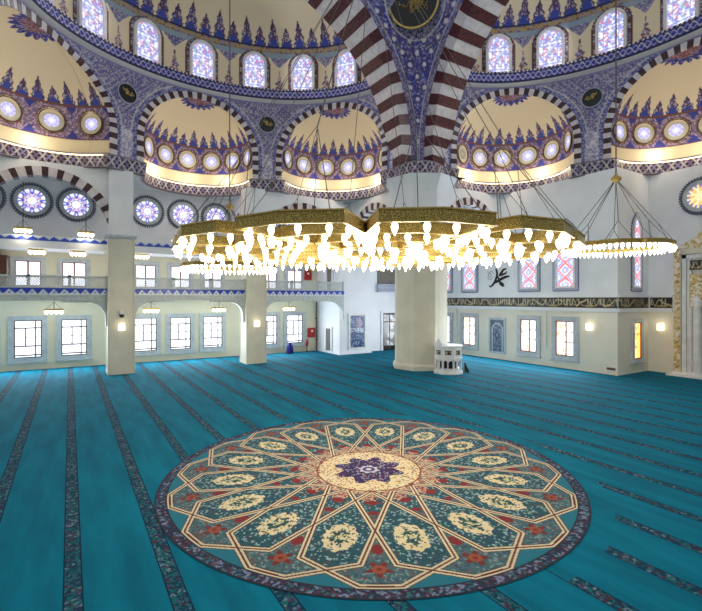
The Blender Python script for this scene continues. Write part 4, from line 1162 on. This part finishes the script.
ins = lambda s, h: (h < 3.6 + (hw - np.abs(s)) * .72) & (h < 5.75 - np.abs(s) * .9 + .4)
pane_grid('pediment_carving', F, -hw, hw, 3.6, 5.85, .32, lambda s, h: (np.abs(s) < np.interp(h, [3.6, 4.35, 5.3, 5.9], [hw, hw * .62, hw * .3, 0]) - .05), ornate_gold, P_TILE, t, .09)
b = MB()
for sg in (-1, 1):
    for a_, d_ in ((.48, .28), (.78, .2)):
        xs = sorted((sg * (hw - a_), sg * (hw - a_ - .28))); b.fbox(F, xs[0], xs[1], -H, 3.15, 0, d_)
b.fbox(F, -hw + .5, hw - .5, 2.9, 3.15, 0, .28); b.fbox(F, -hw + 1.4, hw - 1.4, -H, 2.9, 0, .06)
b.fbox(F, -hw - .1, hw + .1, -H, -H + .25, 0, .5)
b.build('inner_jamb', M_MARBLEW, t)
script_panel('inscription', F, -hw + .98, hw - .98, 2.05, 2.75, d=.3, parent=t)
b = MB(); b.fbox(F, -hw + .95, hw - .95, -.6, 1.75, .05, .24); b.build('gold_relief', M_GOLD, t)
pane_grid('relief_carving', F, -hw + 1.0, hw - 1.0, -.55, 1.7, .25, None, ornate_gold, P_TILE, t, .08)
b = MB()
for sg in (-1, 1):
    q = F(sg * (hw - 1.5), -H, .5); b.lathe([(.3, 0), (.3, .3), (.22, .4), (.22, 4.9), (.3, 5.1), (.3, 5.3), (.2, 5.5), (.02, 5.8)], q, 12)
b.build('column', M_MARBLEW, t)
b = MB(); b.fbox(F, -.75, .75, -H, -1.2, .06, .14); b.build('niche', M_DKBLUE, t)
b = MB(); q = [F(hw - 1.95, 1.35, .14)]; 
for sx in (-1, 1): b.lathe([(.0, 0), (.28, .0), (.28, .05), (0, .05)], F(sx * (hw - 1.35), 1.2, .28), 12)
b.build('boss', M_GOLD, t)
# marble step in front
b = MB(); b.box(36.6, 37.7, 7, 15.75, 0, .1); tag(b.build('marble_step', M_MARBLEW), 'low white marble platform in front of the prayer niche portal', 'step')

# ------------------------------------------------------------------ chandeliers
OFF = -.085
def star(cx, cy, r1, r2, r3, n=12, off=0.0):
    pts = []
    for k in range(n):
        for da, r in ((0, r3), (3.2, r1), (15, r2), (26.8, r1)):
            a = math.radians(k * 360 / n + da * 12 / n) + off; pts.append((cx + r * math.cos(a), cy + r * math.sin(a)))
    return pts
def ring_mesh(pts, z0, z1, w):
    b = MB(); n = len(pts); F = lambda x, y, d: (x, y, d)
    outline_ring(b, F, pts, -w, z0, z1); return b
def bulb_prof(k=1.0):
    return [(.03 * k, .04 * k), (.06 * k, .0), (.072 * k, -.05 * k), (.055 * k, -.11 * k), (.028 * k, -.17 * k), (.006, -.22 * k)]
def chandelier(cx, cy, ztop, rings, apex_h, nm, label, scale=1.0, nlob=12, hubs=True, bh=.25, bspace=.62, hub_r=4.4, hub_h=2.3, rod=None, bulbk=1.0, power=60):
    z1 = H + ztop; z0 = z1 - bh; off = math.atan2(-.849, -.528)
    t = thing(nm, label, 'chandelier', (cx, cy, z0))
    bulbs = []
    for ri, (r1, r2, r3, dz) in enumerate(rings):
        pts = star(cx, cy, r1, r2, r3, nlob, off + OFF)
        b = ring_mesh(pts, z0 + dz, z1 + dz, .07)
        bd_ = b.build('pierced_band', M_PERF, t)
        b = MB(); F = lambda x, y, d: (x, y, d)
        outline_ring(b, F, pts, .03, z0 + dz - .015, z0 + dz + .015); outline_ring(b, F, pts, .03, z1 + dz - .015, z1 + dz + .015); b.build('rim', M_GOLD, bd_)
        n = len(pts)
        for i in range(n):
            A = np.array(pts[i]); B = np.array(pts[(i + 1) % n]); L = np.hypot(*(B - A)); k = max(1, int(round(L / bspace)))
            for j in range(k):
                q = A + (B - A) * (j + .5) / k; c_ = np.array((cx, cy)); q = c_ + (q - c_) * .985; bulbs.append((q[0], q[1], z0 + dz - .04))
    bulbs.sort(key=lambda q: q[0] ** 2 + q[1] ** 2)
    me = None
    for i, q in enumerate(bulbs[:98]):
        if me is None:
            b = MB(); b.lathe(bulb_prof(bulbk), (0, 0, 0), 8)
            t2 = dict(t)
            o = b.build('bulb', M_BULB, None, True); me = o.data; o.parent = t
        else:
            o = bpy.data.objects.new('bulb', me); C.objects.link(o); o.parent = t
        o.location = (q[0] - cx, q[1] - cy, q[2] - z0)
    if len(bulbs) > 98:
        b = MB()
        for q in bulbs[98:]: b.lathe(bulb_prof(bulbk), q, 6)
        o = b.build('bulbs', M_BULB, t, True); o['kind'] = 'stuff'
    # cross struts tying the rings
    if len(rings) > 1:
        b = MB()
        for k in range(nlob):
            a = math.radians(k * 360 / nlob) + off + OFF
            r0, r1_ = rings[-1][2], rings[0][2]
            b.tube((cx + r0 * math.cos(a), cy + r0 * math.sin(a), z1 - .05), (cx + r1_ * math.cos(a), cy + r1_ * math.sin(a), z1 - .05), .025, 4)
        b.build('struts', M_GOLD, t)
    top = (cx, cy, H + apex_h)
    b0 = MB()
    for k in range(nlob):
        a = math.radians((k + .5) * 360 / nlob) + off + OFF
        hub = (cx + hub_r * math.cos(a), cy + hub_r * math.sin(a), z1 + hub_h)
        b = MB(); b.tube(top, hub, .012 * scale, 4)
        for da in (-10, 10):
            aa = a + math.radians(da * 12 / nlob * .9); rr = rings[0][0] - .05
            b.tube(hub, (cx + rr * math.cos(aa), cy + rr * math.sin(aa), z1), .010 * scale, 4)
        if len(rings) > 1:
            rr = rings[1][1] - .06; b.tube(hub, (cx + rr * math.cos(a), cy + rr * math.sin(a), z1 + rings[1][3]), .010 * scale, 4)
        b.build('cable', M_CABLE, t)
    b = MB(); b.lathe([(.05, -.2), (.25, -.1), (.28, .05), (.12, .15), (.05, .3)], top, 12); b.build('hub', M_GOLD, t, True)
    if rod: b = MB(); b.tube(top, (cx, cy, H + rod), .035, 6); b.build('rod', M_CABLE, t)
    for k in range(6 if len(rings) > 1 else 3):
        a = 2 * PI * k / (6 if len(rings) > 1 else 3) + .3; rr = rings[0][2] * .6
        for sgn in (1,):
            la = bpy.data.lights.new('chandelier_light', 'POINT'); la.energy = power; la.color = (1, .93, .8); la.shadow_soft_size = .5
            lo = bpy.data.objects.new('chandelier_light', la); C.objects.link(lo); lo.location = (cx + rr * math.cos(a), cy + rr * math.sin(a), z0 - .75)
chandelier(8.36, 12.1, 1.74, [(5.98, 6.18, 4.4, 0), (4.5, 4.65, 3.3, 0), (3.1, 3.2, 2.2, 0), (1.7, 1.78, 1.2, 0)], 12.0, 'grand_chandelier',
           'enormous gold star-lobed chandelier of nested rings hanging over the medallion', bulbk=1.0, rod=30, power=140)
chandelier(25.1, 13.2, 2.95, [(2.6, 2.68, 2.35, 0)], 6.5, 'ring_chandelier', 'smaller gold ring chandelier hanging at right before the prayer niche', nlob=8, bspace=.3, hub_r=1.9, hub_h=1.0, rod=28, bh=.2, bulbk=1.25, scale=1.6, power=70)
chandelier(8.7, 28.7, 2.2, [(2.9, 2.98, 2.6, 0)], 5.9, 'ring_chandelier', 'smaller gold ring chandelier partly hidden behind the grand chandelier, left side', nlob=8, bspace=.3, hub_r=1.9, hub_h=1.0, rod=28, bh=.2, bulbk=1.25, scale=1.6, power=70)

# ------------------------------------------------------------------ daylight
w = bpy.data.worlds.new('sky'); SC.world = w; w.use_nodes = True
bg = w.node_tree.nodes['Background']; bg.inputs[0].default_value = (.86, .93, 1, 1); bg.inputs[1].default_value = .44
def area(loc, rot, sx, sy, e, col):
    la = bpy.data.lights.new('window_daylight', 'AREA'); la.shape = 'RECTANGLE'; la.size = sx; la.size_y = sy; la.energy = e; la.color = col
    lo = bpy.data.objects.new('window_daylight', la); C.objects.link(lo); lo.location = loc; lo.rotation_euler = rot
for x0, x1, _ in BAYS:                   # daylight through the ground floor windows
    if _ == 'right': x1 -= 2.5
    area(((x0 + x1) / 2, 42.7, H - 3.1), (-PI / 2, 0, 0), x1 - x0 - 1, 2.8, 62 * (x1 - x0), (.88, .95, 1))
    area(((x0 + x1) / 2, 42.7, H + 2.1), (-PI / 2, 0, 0), x1 - x0 - 1, 1.8, 60, (.9, .96, 1))
area((33.0, 27, H - 3.0), (0, PI / 2, 0), 2.8, 16, 1000, (.85, .94, 1))
area((33.0, 27, H + 3.2), (0, PI / 2, 0), 4, 16, 330, (.9, .95, 1))
for S, e in ((SL, 500), (SR, 500)):      # daylight through the drum windows
    q = S.w(0, 8.6, 19.9)
    area(q, ((PI / 2 - .5) if False else -PI / 2 - .0, 0, 0) if not S.flip else (0, PI / 2, 0), 16 if not S.flip else 2.4, 2.4 if not S.flip else 16, e, (.95, .96, 1))

for o in bpy.data.objects:
    if '_o' in o: del o['_o']
vs = SC.view_settings; vs.view_transform = 'Standard'; vs.look = 'None'; vs.gamma = 1; vs.use_curve_mapping = False; vs.exposure = .3
